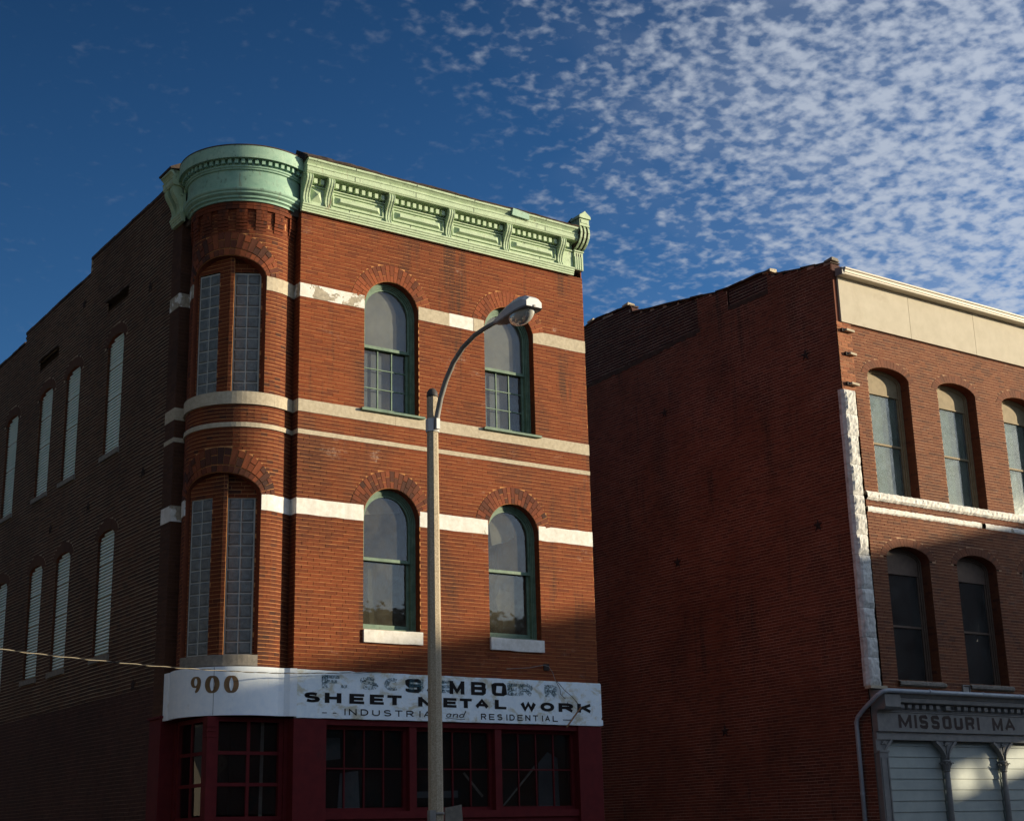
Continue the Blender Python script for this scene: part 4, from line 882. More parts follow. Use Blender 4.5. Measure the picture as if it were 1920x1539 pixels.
word([('F', 11.45, .33), ('.', 11.80, .13), ('S', 12.16, .36), ('C', 12.64, .33), ('H', 13.12, .30), ('E', 13.72, .28), ('E', 15.18, .22), ('R', 15.42, .32), ('R', 16.0, .30)], 4.045, .215, .11, .055, 'ink_ghost', SG)
CW = lambda u, z, d: (CX-(R_+d)*math.sin(-u/R_), CY-(R_+d)*math.cos(-u/R_), z)
ar = lambda deg: -math.radians(deg)*R_
word([('9', ar(65), .21)], 3.94, .26, .07, .026, 'ink_brown', SG, W=CW); word([('0', ar(50), .245)], 3.93, .27, .085, .028, 'ink_brown', SG, W=CW); word([('0', ar(33), .235)], 3.925, .27, .085, .028, 'ink_brown', SG, W=CW)
s = MB(); s.tube([(16.78, 21.90, 3.88), (16.60, 21.88, 3.70), (16.40, 21.86, 3.50)], .014, 6); s.build('broken_stay_rod', 'rust', SG)
for pts in ([(16.25, 21.94, 4.34), (16.33, 21.93, 4.20), (16.34, 21.93, 4.10), (16.45, 21.93, 4.02)], [(16.27, 21.94, 4.34), (16.42, 21.92, 4.18), (16.60, 21.92, 4.06), (16.75, 21.92, 3.92)]): MB().tube(pts, .006, 5).build('loose_wire', 'iron', SG)
# dark hole plate and wires left on the wall above the sign
s = MB(); s.tube([(15.2, 22.01, 4.52), (15.7, 21.99, 4.56), (16.0, 21.98, 4.62), (16.12, 21.97, 4.60), (16.2, 21.97, 4.50), (16.25, 21.95, 4.34)], .005, 5); s.build('loose_wire', 'steel', B1)
MB().box(16.04, 16.16, 22.005, 22.03, 4.53, 4.65).build('dark_hole_plate', 'iron', B1)  # dark plate put in place of a shadowed hole in the brick

# ------------------------------------------------------------------ neighbouring building
B2 = tag(empty('brick_building'), 'dark red brick building with beige top panels and arched windows beyond the vacant lot', 'building')
X2, X2R = 24.72, 36.0
NF = lambda u, z, d: (u, YF-d, z); NS = lambda u, z, d: (X2-d+.012*math.sin(u*.7+z*.35), u, z+.007*math.sin(u*.8+z*.4)+.003*math.sin(u*2.7+z))
CO2 = .0712
bf, bs, bp, bl = [], [], [], []; m2 = {k: MB() for k in ('f', 's', 'p', 'l')}
u_up = [Open(a, a+1.43, 8.96, 11.78, .27, .20, .46) for a in (25.65, 28.11, 30.57, 33.03)]
u_lo = [Open(a, a+1.46, 4.72, 7.48, .29, .20, .48) for a in (25.71, 28.13, 30.57, 33.0)]
for z0, z1 in ((4.52, 8.47), (8.60, 8.75), (8.95, 12.93)):
    brick_wall(NF, 25.20, X2R, z0, z1, CO2, .214, .0125, u_up+u_lo, bf, m2['f'], .005, .002)
for op in u_up+u_lo:
    ring_pieces(NF, op, B2, 'brick_b2arch', 'arch_brick', math.radians(3), 22, lambda i: (0, 1), .010, m2['f'], .006)
    rv = MB(); soffit(NF, op, 0, -.34, rv); rv.build('window_reveal', 'reveal', B2)
    jw = lambda u, z, d, X=op.b: (X-d, YF+u, z)
    brick_wall(jw, 0, .34, op.zb, op.zs-.02, CO2, .214, .010, [], bf, MB(), .004)
# pilaster over the rock quoins
PF = lambda u, z, d: (u, YF-.03-d, z)
brick_wall(PF, X2, 25.20, 11.26, 12.93, CO2, .21, .011, [], bl, m2['l'], .007, .004)
m2['l'].box(25.195, 25.20, YF-.03, YF+.05, 11.26, 12.93)
for z, a in ((12.70, 24.92), (12.13, 24.98), (11.40, 24.94)):
    s = MB(); s.hexa([(a, YF-.15, z), (25.20, YF-.14, z-.01), (25.20, YF-.14, z+.05), (a, YF-.15, z+.055), (a-.03, YF, z+.01), (25.2, YF, z), (25.2, YF, z+.05), (a-.03, YF, z+.06)]); s.build('stone_ledge', 'stone', B2, bevel=.008)
    MB().box(a-.10, a-.03, YF-.10, YF, z-.02, z+.06).build('broken_socket', 'iron', B2)
# side wall with uneven parapet
PRF = [(22.03, 14.43), (22.98, 14.56), (23.95, 14.72), (24.0, 14.84), (24.32, 14.90), (25.66, 14.86), (26.79, 15.04), (29.35, 15.44), (29.40, 15.66), (29.85, 15.70), (31.3, 15.74), (31.4, 15.66), (38.0, 15.6)]
def prof2(u):
    for (a, za), (b, zb) in zip(PRF[:-1], PRF[1:]):
        if u <= b: return za+(zb-za)*max(0, (u-a))/(b-a)
    return PRF[-1][1]
class Patch:
    def __init__(s, f): s.f = f
    def span(s, z, k): return s.f(z)
def pa(z): return (26.66, 60) if z > 14.10 else ((26.66+(14.10-z)/.042, 60) if z > 13.86 else None)
def pb(z): return (24.10+max(0, 14.45-z)*.2, 25.52) if z > 14.36 else None
brick_wall(NS, 22.03, 37.5, .15, 15.8, CO2, .213, .011, [Patch(pa), Patch(pb)], bs, m2['s'], .003, .0015, top=prof2, ju=.6)
NSP = lambda u, z, d: (X2+.05-d, u, z)
brick_wall(NSP, 26.66, 37.5, 13.86, 15.8, .080, .235, .016, [Patch(lambda z: None if z > 14.10 else (26.66, 26.66+(14.10-z)/.042))], bp, m2['p'], .006, .003, top=prof2)
brick_wall(NSP, 24.10, 25.52, 14.36, 15.0, .080, .235, .016, [], bp, m2['p'], .006, .003, top=prof2)
m2['s'].add([NS(26.66, 14.06, 0), NS(26.66, 15.0, 0), NS(26.66, 15.0, -.06), NS(26.66, 14.06, -.06)], [(0, 1, 2, 3)])
# tar flashing line along the foot of the patched parapet
s = MB(); n = 70
for i in range(n):
    y0, y1 = 26.6+(37-26.6)*i/n, 26.6+(37-26.6)*(i+1)/n; f = lambda y: 14.075-.042*(y-26.66)
    h0, h1 = .05+random.uniform(0, .05), .07+random.uniform(0, .06)
    s.add([NS(y0, f(y0)-h0, .012), NS(y1, f(y1)-h0, .012), NS(y1, f(y1)+h1*.5, .012), NS(y0, f(y0)+h1*.5, .012)], [(0, 1, 2, 3)])
s.build('tar_flashing', 'roof', B2)
s = MB(); n = 16
for i in range(n):
    y0, y1 = 24.1+1.42*i/n, 24.1+1.42*(i+1)/n; s.add([NS(y0, 14.27+random.uniform(-.03, .02), .012), NS(y1, 14.27+random.uniform(-.03, .02), .012), NS(y1, 14.38, .012), NS(y0, 14.38, .012)], [(0, 1, 2, 3)])
s.build('tar_flashing', 'roof', B2)
coping(NS, [(22.03, 23.95, prof2), (24.0, 29.35, prof2), (29.40, 31.4, prof2), (31.4, 37.4, prof2)], B2, dd=.012, thick=.03)
for y, z, c in ((22.10, 14.44, 'stone_dark'), (24.12, 14.84, 'stone'), (29.6, 15.70, 'stone'), (31.2, 15.72, 'stone')):
    s = MB(); rr = lambda q_=.03: random.uniform(-q_, q_); a, b, h = .07, .13, .09
    s.hexa([(X2-.01, y-b+rr(), z), (X2+.28, y-b+rr(), z), (X2+.25, y-b+rr(), z+h+rr()), (X2+.01, y-b, z+h), (X2-.01, y+b, z), (X2+.28, y+b, z), (X2+.25, y+b, z+h*.7), (X2, y+b, z+h*.6)]); s.build('parapet_stone', c, B2, bevel=.015)
for y, z in ((23.05, 12.40), (28.16, 12.24), (23.09, 8.29), (27.98, 8.22), (26.63, 3.93)): star(lambda a, b, d, y=y, z=z: NS(y+a, z+b, d), B2, .16)
sh = MB(); sh.box(X2+.12, X2R, 37.3, 37.5, 0, 15.4); sh.box(X2R-.1, X2R, 22.1, 37.5, 0, 14.1); sh.box(X2+.12, X2R, 22.45, 37.3, 13.9, 14.0); sh.box(X2+.12, X2+.2, 22.6, 37.3, 0, 13.9)
sh.box(25.2, X2R, 24.6, 24.65, 0, 13.9); sh.box(25.2, X2R, 22.5, 24.6, 4.2, 4.3); sh.box(25.2, X2R, 22.5, 24.6, 8.4, 8.5)
sh.build('inner_shell', 'inside', B2)
one, rest = split_largest(bf, 300, lambda b: b[0] is NF and b[2]-b[1] > .19)
for b in one: brick_object(b, B2, 'brick_b2one')
for lst, mk, mt, nm, bm_ in ((rest, 'f', 'mortar_b2', 'front_wall', 'brick_b2'), (bs, 's', 'mortar_b2side', 'side_wall', 'brick_b2side'), (bp, 'p', 'mortar_patch', 'patched_parapet', 'brick_b2patch'), (bl, 'l', 'mortar_b2', 'brick_pilaster', 'brick_light')):
    w = m2[mk].build(nm, mt, B2); s = MB(); emit(lst, s); s.build('brickwork', bm_, w, kind='stuff')
pp = [(22.06, 13.5)]+[(max(22.06, y), z-.04) for y, z in PRF]+[(37.3, 13.5)]
MB().prism(pp, lambda p: (X2+.07, p[0], p[1]), lambda p: (X2+.36, p[0], p[1])).build('parapet_back', 'brick_b2patch', B2)
# rough stone bands and sills
def rough_band(a, b, z0, z1, d, name, mat='paint_white', amp=.02, seg=.06):
    s = MB(); n = max(2, int((b-a)/seg)); k = 4
    for i in range(n+1):
        x = a+(b-a)*i/n
        for j in range(k+1):
            e = j in (0, k); s.v.append((x, YF-(d*.4 if e else d+random.uniform(-amp, amp)), z0+(z1-z0)*j/k+(random.uniform(-.008, .008) if e else 0)))
    for i in range(n):
        for j in range(k): s.f.append((i*(k+1)+j, (i+1)*(k+1)+j, (i+1)*(k+1)+j+1, i*(k+1)+j+1))
    base = len(s.v)
    for i in range(n+1): x = a+(b-a)*i/n; s.v += [(x, YF+.3, z1), (x, YF+.02, z0)]
    for i in range(n): s.f.append((i*(k+1)+k, (i+1)*(k+1)+k, base+2*(i+1), base+2*i)); s.f.append((i*(k+1), base+2*i+1, base+2*(i+1)+1, (i+1)*(k+1)))
    return s.build(name, mat, B2)
for a, b in ((25.20, 25.58), (25.583, 27.10), (27.103, 28.02), (28.023, 29.62), (29.623, 30.5), (30.503, 32.1), (32.103, X2R)): rough_band(a, b, 8.75, 8.95, .07, 'stone_sill_course', amp=.012)
for a, b in ((25.22, 26.7), (26.703, 28.0), (28.003, 29.2), (29.35, 31.0), (31.003, X2R)): rough_band(a, b, 8.47, 8.60, .03, 'stone_course', amp=.006)
for op in u_lo: rough_band(op.a-.03, op.b+.06, op.zb-.12, op.zb, .09, 'window_sill', 'stone_dark', .008)
# rock-faced corner quoins
z = 4.55; qi = 0
while z < 11.24:
    h = min(random.uniform(.42, .85), 11.25-z)
    if 11.25-z-h < .15: h = 11.25-z
    s = MB(); nx, nz = 9, max(3, int(h/.05)); x0, x1 = 24.61+random.uniform(-.008, .008), 25.06+random.uniform(-.02, .02)
    for j in range(nz+1):
        for i in range(nx+1):
            u, v = i/nx, j/nz; bulge = min(min(1, min(u*1.2, 1-u)/.22)**.6, .62+.38*min(1, min(v, 1-v)*h/.10))
            y = YF-.04-(.10+random.uniform(-.010, .010))*bulge-.02; s.v.append((x0+(x1-x0)*u+random.uniform(-.007, .007)*(1 if 0 < i < nx else .8), y, z+.004+(h-.008)*v))
    for j in range(nz):
        for i in range(nx): s.f.append((j*(nx+1)+i, j*(nx+1)+i+1, (j+1)*(nx+1)+i+1, (j+1)*(nx+1)+i))
    b0 = len(s.v)
    for j in range(nz+1): s.v += [(x0+.0, YF+.02, z+.004+(h-.008)*j/nz), (x1, YF+.02, z+.004+(h-.008)*j/nz)]
    for j in range(nz):
        s.f.append((b0+2*j, j*(nx+1), (j+1)*(nx+1), b0+2*j+2)); s.f.append((j*(nx+1)+nx, b0+2*j+1, b0+2*j+3, (j+1)*(nx+1)+nx))
    s.f.append(tuple(nz*(nx+1)+i for i in range(nx+1))+(b0+2*nz+1, b0+2*nz)); s.f.append(tuple(range(nx, -1, -1))+(b0, b0+1))
    s.build('quoin_stone', 'rock', B2, smooth=False); z += h
# windows of the neighbour
def b2_window(op, upper):
    w = empty('arched_window', B2); mt = 'tan_wood' if upper else 'brown_wood'
    f = MB(); arch_band(f, NF, op, .0, .05, -0.380, -0.250); arch_band(f, NF, op, .05, .085, -0.380, -0.275); f.mbox(NF, op.a, op.b, op.zb, op.zb+.05, -0.380, -0.240); f.build('window_frame', mt, w)
    hd = op.zs-0.300 if upper else op.zs-.28
    s = MB(); s.prism(arch_path(op, .08, 18, hd), lambda p: NF(p[0], p[1], -0.300), lambda p: NF(p[0], p[1], -0.380)); s.build('head_panel', mt, w)
    g = MB(); g.mbox(NF, op.a+.085, op.b-.085, hd-.03, hd, -0.360, -0.285); mid = (op.zb+hd)/2+.02
    for x in (op.a+.085, op.b-.125): g.mbox(NF, x, x+.04, op.zb+.05, hd-.03, -0.350, -0.310)
    g.mbox(NF, op.a+.125, op.b-.125, mid-.022, mid+.022, -0.350, -0.305); g.build('sash', 'brown_wood' if not upper else 'tan_wood', w)
    for za, zb, dd in ((op.zb+.05, mid-.022, -0.340), (mid+.022, hd-.03, -0.330)):
        MB().mbox(NF, op.a+.125, op.b-.125, za, zb, dd-.004, dd).build('pane', 'glass_b2' if upper else 'glass_low', w)
    if upper: MB().mbox(NF, op.a+.12, op.b-.12, op.zb+.05, hd, -0.410, -0.405).build('window_blind', 'shade_b2', w)
    return w
for op in u_up: b2_window(op, True)
for i, op in enumerate(u_lo):
    w = b2_window(op, False)
    if i == 1: sheet(w, [(28.5, 4.9), (29.3, 4.9), (29.3, 6.2), (28.95, 6.45), (28.5, 6.35)], 22.62, 'cardboard_sheet', 'shade_low')
# beige top panels and gutter
for a, b in ((24.86, 27.275), (27.287, 29.715), (29.727, 32.155), (32.167, X2R)): MB().box(a, b, YF-.07, YF+.1, 12.93, 14.04).build('top_panel', 'beige', B2)
MB().box(24.74, 24.858, YF-.02, YF+.05, 12.93, 14.2).build('panel_end', 'brick_b2side', B2)
pr = [(21.96, 14.045), (21.76, 14.045), (21.75, 14.06), (21.75, 14.09), (21.735, 14.10), (21.725, 14.15), (21.70, 14.17), (21.70, 14.205), (21.715, 14.215), (22.3, 14.215), (22.3, 14.045)]
MB().prism(pr, lambda p: (24.87, p[0], p[1]), lambda p: (X2R, p[0], p[1])).build('roof_gutter', 'beige_metal', B2)
MB().prism([(21.755, 14.04), (21.755, 14.21), (21.98, 14.24), (21.98, 14.04)], lambda p: (24.80, p[0], p[1]), lambda p: (24.869, p[0], p[1])).build('gutter_end', 'steel', B2)
# storefront entablature
NB = empty('storefront', B2)
s = MB(); E_ = [(22.03, 3.60), (21.87, 3.60), (21.87, 4.0), (21.845, 4.01), (21.845, 4.03), (21.83, 4.05), (21.86, 4.06), (21.86, 4.19), (21.70, 4.20), (21.68, 4.215), (21.68, 4.30), (21.655, 4.31), (21.63, 4.36), (21.60, 4.40), (21.60, 4.43), (22.03, 4.50)]
s.prism(E_, lambda p: (24.74, p[0], p[1]), lambda p: (X2R, p[0], p[1])); s.build('entablature', 'grey_paint', NB)
MB().prism([(21.66, 4.05), (21.60, 4.10), (21.60, 4.36), (21.66, 4.40), (22.0, 4.40), (22.0, 4.05)], lambda p: (24.73, p[0], p[1]), lambda p: (25.22, p[0], p[1])).build('end_block', 'grey_paint', NB)
dm = MB().box(-.06, .06, -.07, .02, -.04, .04); dme3 = bpy.data.meshes.new('dentil'); dme3.from_pydata(dm.v, [], dm.f); dme3.materials.append(M['grey_paint'])
k = 0; x = 25.45
while x < 33:
    if k != 6: link('dentil', dme3, NB, (x, 21.83, 4.135))
    x += .235; k += 1
MB().box(26.88, 27.16, 21.76, 21.86, 4.085, 4.18).build('repair_board', 'grey_paint', NB)
NWP = lambda u, z, d: (u, 21.87-d, z)
for ch, x, w_ in (('M', 25.40, .42), ('I', 25.91, .085), ('S', 26.08, .275), ('S', 26.47, .27), ('O', 26.85, .29), ('U', 27.24, .29), ('R', 27.63, .30), ('I', 28.03, .08), ('M', 28.57, .37), ('A', 29.01, .38)): s = MB(); glyph(s, NWP, ch, x, 3.68, w_, .285, .085, .062, SQ); s.build('letter', 'maroon', NB)
# lintel band, siding boards, columns
MB().box(24.74, X2R, 21.93, 22.05, 3.43, 3.598).build('lintel_band', 'grey_paint', NB)
bays = [(25.02, 26.96), (27.02, 28.94), (29.0, 30.92), (30.98, 32.9)]
for a, b in bays:
    z = .3
    while z < 3.42:
        zt = min(z+.232, 3.428); s = MB(); j = random.uniform(-.002, .002)
        s.hexa([(a, 22.10, z), (b, 22.10, z+j), (b, 22.122, zt-.004), (a, 22.122, zt-.004), (a, 22.16, z), (b, 22.16, z), (b, 22.16, zt-.004), (a, 22.16, zt-.004)]); s.build('siding_board', 'siding', NB); z += .232
def column(x, half=False):
    c = empty('cast_iron_column', NB); 
    if half:
        s = MB(); s.box(24.745, 25.02, 21.90, 22.1, .15, 3.16); s.box(24.775, 24.80, 21.885, 21.90, .3, 3.05); s.box(24.965, 24.99, 21.885, 21.90, .3, 3.05); s.build('pilaster', 'grey_paint', c)
        MB().box(24.735, 25.04, 21.88, 22.1, 3.16, 3.20).build('pilaster_cap', 'grey_paint', c)
    else:
        MB().tube([(x, 22.0, .15), (x, 22.0, 2.2), (x, 22.0, 2.78)], [.075, .068, .06], 14).build('shaft', 'grey_paint', c, smooth=True)
        MB().tube([(x, 22.0, 2.76), (x, 22.0, 2.79), (x, 22.0, 2.82), (x, 22.0, 2.95), (x, 22.0, 2.99), (x, 22.0, 3.02)], [.062, .085, .065, .085, .115, .10], 12).build('capital', 'grey_paint', c)
        for k in range(8):
            t = k*math.pi/4; d_ = Vector((math.cos(t), math.sin(t), 0)); e = Vector((-math.sin(t), math.cos(t), 0)); o = Vector((x, 22.0, 0))
            s = MB(); P = [o+d_*.07+Vector((0, 0, 2.80)), o+d_*.10+Vector((0, 0, 2.90)), o+d_*.15+Vector((0, 0, 2.965)), o+d_*.165+Vector((0, 0, 2.94))]; wd = [.028, .035, .024, .006]
            for i in range(3): s.hexa([P[i]-e*wd[i], P[i]+e*wd[i], P[i+1]+e*wd[i+1], P[i+1]-e*wd[i+1], P[i]-e*wd[i]-d_*.012, P[i]+e*wd[i]-d_*.012, P[i+1]+e*wd[i+1]-d_*.012, P[i+1]-e*wd[i+1]-d_*.012])
            s.build('acanthus_leaf', 'grey_paint', c)
    for sgn in ((1,) if half else (-1, 1)):
        cx_, s = (x if not half else 24.88), MB(); pts = []
        for i in range(9):
            t = i/8; pts.append((cx_+sgn*(.04+.30*t**1.7), 3.02+.42*t**.75))
        for i in range(8):
            (xa, za), (xb, zb) = pts[i], pts[i+1]; w0 = .055
            s.hexa([(xa, 21.93, za-w0), (xb, 21.93, zb-w0), (xb, 21.93, zb+w0*.3), (xa, 21.93, za+w0*.3), (xa, 22.06, za-w0), (xb, 22.06, zb-w0), (xb, 22.06, zb+w0*.3), (xa, 22.06, za+w0*.3)])
        s.build('arch_brace', 'grey_paint', c)
        s = MB(); s.prism([(cx_+sgn*.02, 3.06), (cx_+sgn*.02, 3.43), (cx_+sgn*.30, 3.43), (cx_+sgn*.16, 3.26)], lambda p: (p[0], 21.965, p[1]), lambda p: (p[0], 22.04, p[1])); s.build('spandrel', 'grey_paint', c)
    for k in range(5):
        t = k*math.pi/4; s = MB(); cx_ = x if not half else 24.95; cz = 3.34; r_ = .055
        s.prism([(cx_, cz), (cx_+r_*math.cos(t-.3), cz+r_*math.sin(t-.3)), (cx_+r_*1.5*math.cos(t), cz+r_*1.5*math.sin(t)), (cx_+r_*math.cos(t+.3), cz+r_*math.sin(t+.3))], lambda p: (p[0], 21.925, p[1]), lambda p: (p[0], 21.966, p[1])); s.build('rosette_leaf', 'grey_paint', c)
    return c
column(24.88, True)
MB().box(24.725, 25.05, 21.96, 22.2, 3.15, 3.44).build('impost_block', 'grey_paint', NB)
for x in (26.99, 28.97, 30.95): column(x)
# eaves pipe and downpipe round the corner
DP = empty('downpipe', B2)
MB().tube([(X2R, 21.54, 4.44), (30, 21.54, 4.44), (27, 21.54, 4.435), (24.80, 21.55, 4.43), (24.68, 21.60, 4.41), (24.62, 21.72, 4.33), (24.61, 22.10, 4.08), (24.61, 22.30, 3.92), (24.62, 22.36, 3.82), (24.63, 22.37, 3.5), (24.63, 22.37, .2)], .048, 12).build('pipe', 'pipe', DP, smooth=True)
for p in ((24.63, 22.37, 3.78), (24.63, 22.37, 2.3)): MB().tube([(p[0], p[1], p[2]), (p[0], p[1], p[2]+.05)], .055, 12).build('pipe_collar', 'pipe', DP)
for x in (26.1, 27.9, 29.2): MB().tube([(x, 21.54, 4.44), (x+.05, 21.54, 4.44)], .054, 12).build('pipe_collar', 'pipe', DP)
MB().box(24.60, 25.12, 21.84, 22.02, 4.50, 4.56).build('quoin_base', 'stone', B2)
s = MB(); s.box(27.83, 28.09, 21.985, 22.03, 4.50, 4.515); s.box(27.83, 27.85, 21.985, 22.03, 4.515, 4.68); s.box(28.07, 28.09, 21.985, 22.03, 4.515, 4.68); s.box(27.83, 28.09, 21.985, 22.03, 4.68, 4.70); s.box(27.87, 28.05, 22.0, 22.03, 4.515, 4.66); s.build('meter_box', 'steel', B2)

# ------------------------------------------------------------------ street lamp
SL = tag(empty('street_lamp'), 'octagonal concrete street lamp with curved arm and aluminium head in front of the storefront', 'street lamp')
LX, LY = 11.31, 18.2
def oct_(r, z, rot=math.pi/8): return [(LX+r*math.cos(rot+k*math.pi/4), LY+r*math.sin(rot+k*math.pi/4), z) for k in range(8)]
s = MB(); zs = [(.125, .14), (.108, 2.0), (.084, 8.06)]
for r_, z in zs: s.v += oct_(r_, z)
for i in range(2):
    for k in range(8): s.f.append((i*8+k, i*8+(k+1) % 8, (i+1)*8+(k+1) % 8, (i+1)*8+k))
s.build('pole', 'concrete', SL)
MB().tube([(LX, LY, 8.05), (LX, LY, 8.08), (LX, LY, 8.14), (LX, LY, 8.18), (LX, LY, 8.195)], [.086, .088, .078, .05, .012], 12).build('pole_cap', 'cap', SL, smooth=True)
s = MB(); s.v += oct_(.105, 7.50)+oct_(.105, 7.70); s.f += [(k, (k+1) % 8, 8+(k+1) % 8, 8+k) for k in range(8)]+[tuple(range(8))[::-1], tuple(range(8, 16))]; s.box(LX-.03, LX+.03, LY-.17, LY-.09, 7.52, 7.68); s.build('arm_collar', 'alu', SL)
MB().tube([(LX, 18.10, 7.53), (LX, 18.07, 7.70), (LX, 17.96, 7.98), (LX, 17.81, 8.21), (LX, 17.59, 8.44), (LX, 17.32, 8.60), (LX, 17.0, 8.695), (LX, 16.72, 8.72), (LX, 16.40, 8.725)], [.042, .042, .041, .04, .038, .037, .036, .034, .032], 12).build('arm', 'steel', SL, smooth=True)
LH = empty('lamp_head', SL)
sec = [(16.44, .045, 8.70, 8.76), (16.30, .075, 8.67, 8.80), (16.10, .115, 8.66, 8.84), (15.90, .145, 8.66, 8.865), (15.74, .155, 8.66, 8.87), (15.58, .150, 8.66, 8.84), (15.50, .13, 8.665, 8.79)]
s = MB()
for y, w, z0, z1 in sec: s.v += [(LX-w, y, z0), (LX-w, y, z0+(z1-z0)*.62), (LX-w*.55, y, z1), (LX+w*.55, y, z1), (LX+w, y, z0+(z1-z0)*.62), (LX+w, y, z0)]
for i in range(len(sec)-1):
    for k in range(6): s.f.append((i*6+k, i*6+(k+1) % 6, (i+1)*6+(k+1) % 6, (i+1)*6+k))
s.f += [tuple(range(6))[::-1], tuple(range(len(sec)*6-6, len(sec)*6))]; s.build('housing', 'alu', LH)
s = MB()
for y, w, z0, z1 in sec: s.v += [(LX-w*1.0-.006, y, z0-.012), (LX-w-.006, y, z0+.012), (LX+w+.006, y, z0+.012), (LX+w+.006, y, z0-.012)]
for i in range(len(sec)-1):
    for k in range(4): s.f.append((i*4+k, i*4+(k+1) % 4, (i+1)*4+(k+1) % 4, (i+1)*4+k))
s.build('rim', 'steel', LH)
s = MB(); nu, nv = 20, 8
for j in range(nv+1):
    t = j/nv*math.pi/2
    for i in range(nu): a = 2*math.pi*i/nu; s.v.append((LX+.135*math.cos(a)*math.cos(t), 15.81+.26*math.sin(a)*math.cos(t), 8.652-.16*math.sin(t)))
for j in range(nv):
    for i in range(nu): s.f.append((j*nu+i, j*nu+(i+1) % nu, (j+1)*nu+(i+1) % nu, (j+1)*nu+i))
s.build('lens', 'lens', LH, smooth=True)
MB().box(LX-.12, LX+.12, 15.58, 16.05, 8.655, 8.66).build('reflector', 'reflector', LH)
MB().tube([(LX, 15.82, 8.56), (LX, 15.95, 8.57)], .035, 8).build('bulb', 'reflector', LH, smooth=True)
MB().box(LX-.015, LX+.015, 15.488, 15.505, 8.655, 8.69).build('latch', 'steel', LH)
# traffic sign bracket strapped to the pole
PS = tag(empty('pole_sign'), 'small grey metal sign seen from behind, strapped low on the concrete lamp pole', 'sign')
s = MB(); s.hexa([(11.36, 18.02, 1.40), (11.60, 17.90, 1.40), (11.56, 17.92, 2.06), (11.36, 18.02, 2.02), (11.355, 18.04, 1.40), (11.605, 17.915, 1.40), (11.565, 17.935, 2.06), (11.355, 18.04, 2.02)]); s.build('plate', 'stone_dark', PS)
MB().tube([(LX, LY, 1.93), (LX, LY, 1.965)], .122, 16).build('strap', 'steel', PS, smooth=True)
MB().box(11.12, 11.22, 18.05, 18.12, 1.7, 1.99).build('bracket', 'steel', PS)

# ------------------------------------------------------------------ overhead service cable
P_ = [Vector(p) for p in ((12.55, 21.92, 4.345), (11.6, 21.86, 4.285), (10.41, 21.70, 4.22), (8.70, 21.2, 4.17), (7.2, 20.7, 4.165), (5.84, 20.2, 4.18), (3.48, 19.2, 4.25), (1.2, 18.2, 4.40))]
def smooth_path(P, n=40):
    out = []
    for i in range(len(P)-1):
        p0, p1, p2, p3 = P[max(i-1, 0)], P[i], P[i+1], P[min(i+2, len(P)-1)]
        for k in range(n):
            t = k/n; out.append(.5*((2*p1)+(p2-p0)*t+(2*p0-5*p1+4*p2-p3)*t*t+(3*p1-p0-3*p2+p3)*t**3))
    return out+[P[-1]]
sp_ = smooth_path(P_); L_ = 0; A_, B_ = [], []
for i, p in enumerate(sp_):
    if i: L_ += (p-sp_[i-1]).length
    t = (sp_[min(i+1, len(sp_)-1)]-sp_[max(i-1, 0)]).normalized(); a = t.cross(Vector((0, 0, 1))).normalized(); b = a.cross(t); ph = L_*2*math.pi/.55
    A_.append(p+(a*math.cos(ph)+b*math.sin(ph))*.006); B_.append(p-(a*math.cos(ph)+b*math.sin(ph))*.006)
CB = tag(empty('service_cable'), 'thin twisted overhead cable running from the sign towards the left edge', 'cable')
MB().tube(A_, .0060, 6).build('insulated_strand', 'wire_dark', CB); MB().tube(B_, .0038, 6).build('bare_strand', 'wire_bare', CB)
UP = tag(empty('utility_pole'), 'weathered wooden utility pole holding the service cable left of the picture', 'pole')
MB().tube([(1.1, 18.15, 0), (1.1, 18.15, 9.5)], [.15, .11], 12).build('pole', 'wood_pole', UP, smooth=True)
MB().tube([(1.2, 18.2, 4.36), (1.2, 18.2, 4.46)], .03, 8).build('insulator', 'alu', UP)

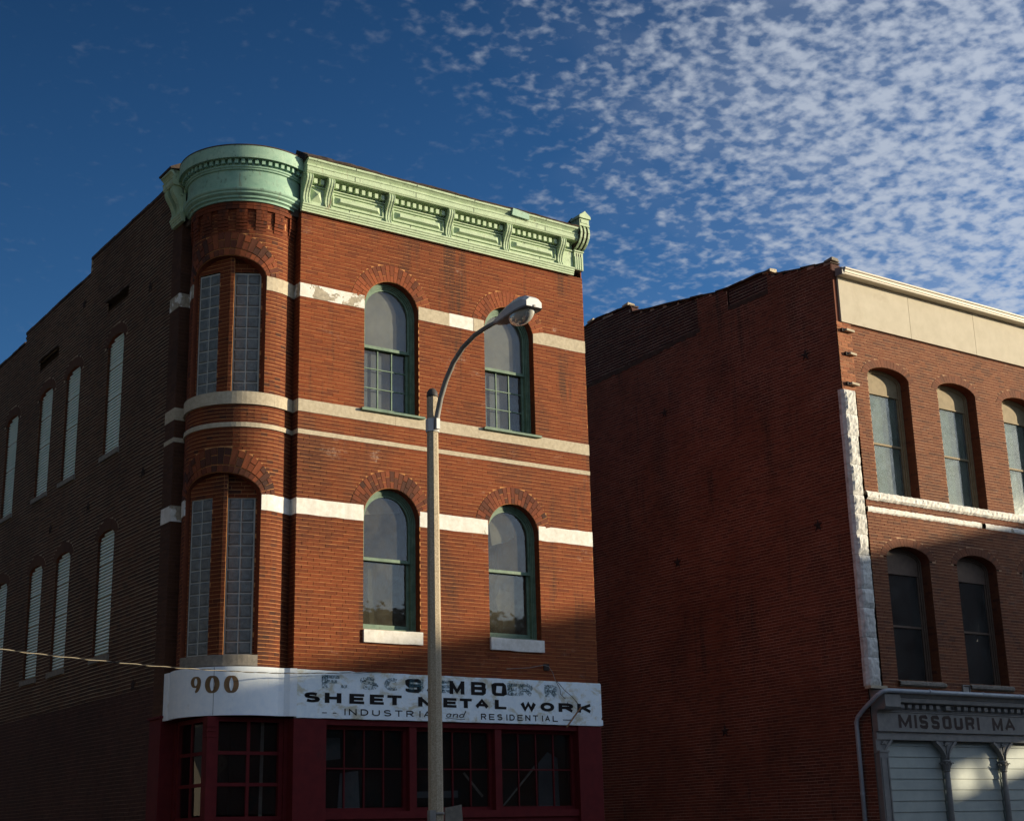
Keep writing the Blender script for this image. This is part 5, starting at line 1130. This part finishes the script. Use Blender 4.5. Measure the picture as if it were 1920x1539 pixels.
# ------------------------------------------------------------------ building across the street that shades the lower walls
OB = tag(empty('warehouse'), 'tall red brick warehouse across the street casting its shadow on the lower walls', 'building')
OX, ON, OZ = 61.2, 2.0, 15.55
MB().box(OX, OX+24, -46, ON, 0, 9.78).build('wall', 'far_brick', OB)
MB().box(OX, OX+.5, -46, -1.1, 9.78, 10.45).build('parapet', 'far_brick', OB)  # added strip, stops short so sun gets through at the open end
MB().box(OX, OX+.5, -46, ON, 10.45, OZ).build('shadow_screen', 'far_brick', OB)  # added screen: top edge casts the slanted shadow, sun passes beneath
for y in (1.8, -.6): MB().box(OX+.6, OX+.8, y, y+.12, 9.78, 14).build('screen_post', 'iron', OB)
for k in range(9):
    for z in (1.2, 5.0): MB().box(OX-.02, OX+.05, -44+4.6*k, -42.2+4.6*k, z, z+2.3).build('window', 'far_dark', OB)

# ------------------------------------------------------------------ row across the street, seen only as reflections in the glass
for i, (x0, x1, h, mt, lb) in enumerate(((9.0, 24.0, 8.8, 'far_brick', 'plain two storey brick shop across the street, nearest the crossing'), (24.2, 41.0, 9.6, 'brick_b2one', 'brown brick shop across the street, in the middle of the row'), (41.2, 58.0, 7.8, 'far_brick', 'low wide brick shop across the street, at the end of the row'))):
    RB = tag(empty('shop_building'), lb, 'building', 'shops across the street')
    MB().box(x0, x1, -18, -3.2, 0, h).build('wall', mt, RB); MB().box(x0-.1, x1+.1, -3.45, -3.0, h, h+.35).build('cornice', 'stone_dark', RB)
    n = int((x1-x0)/2.6)
    for k in range(n):
        xa = x0+.6+(x1-x0-.8)*k/n
        for z in (.9, 5.0): MB().box(xa, xa+1.2, -3.22, -3.17, z, z+(2.4 if z < 2 else 2.0)).build('window', 'far_dark', RB)

WB = tag(empty('bounce_block'), 'long grey stone block added out of view across the side street to bounce light', 'building')
MB().box(-30, -9.5, 8, 150, 0, 9.5).build('wall', 'stone_dark', WB); MB().box(-30.2, -9.3, 7.8, 150.2, 9.5, 9.8).build('cornice', 'stone_dark', WB)  # unseen block added for its bounce light on the side wall
for k in range(14):
    for z in (1.0, 5.4): MB().box(-9.52, -9.47, 9.5+3.5*k, 10.9+3.5*k, z, z+2.3).build('window', 'far_dark', WB)
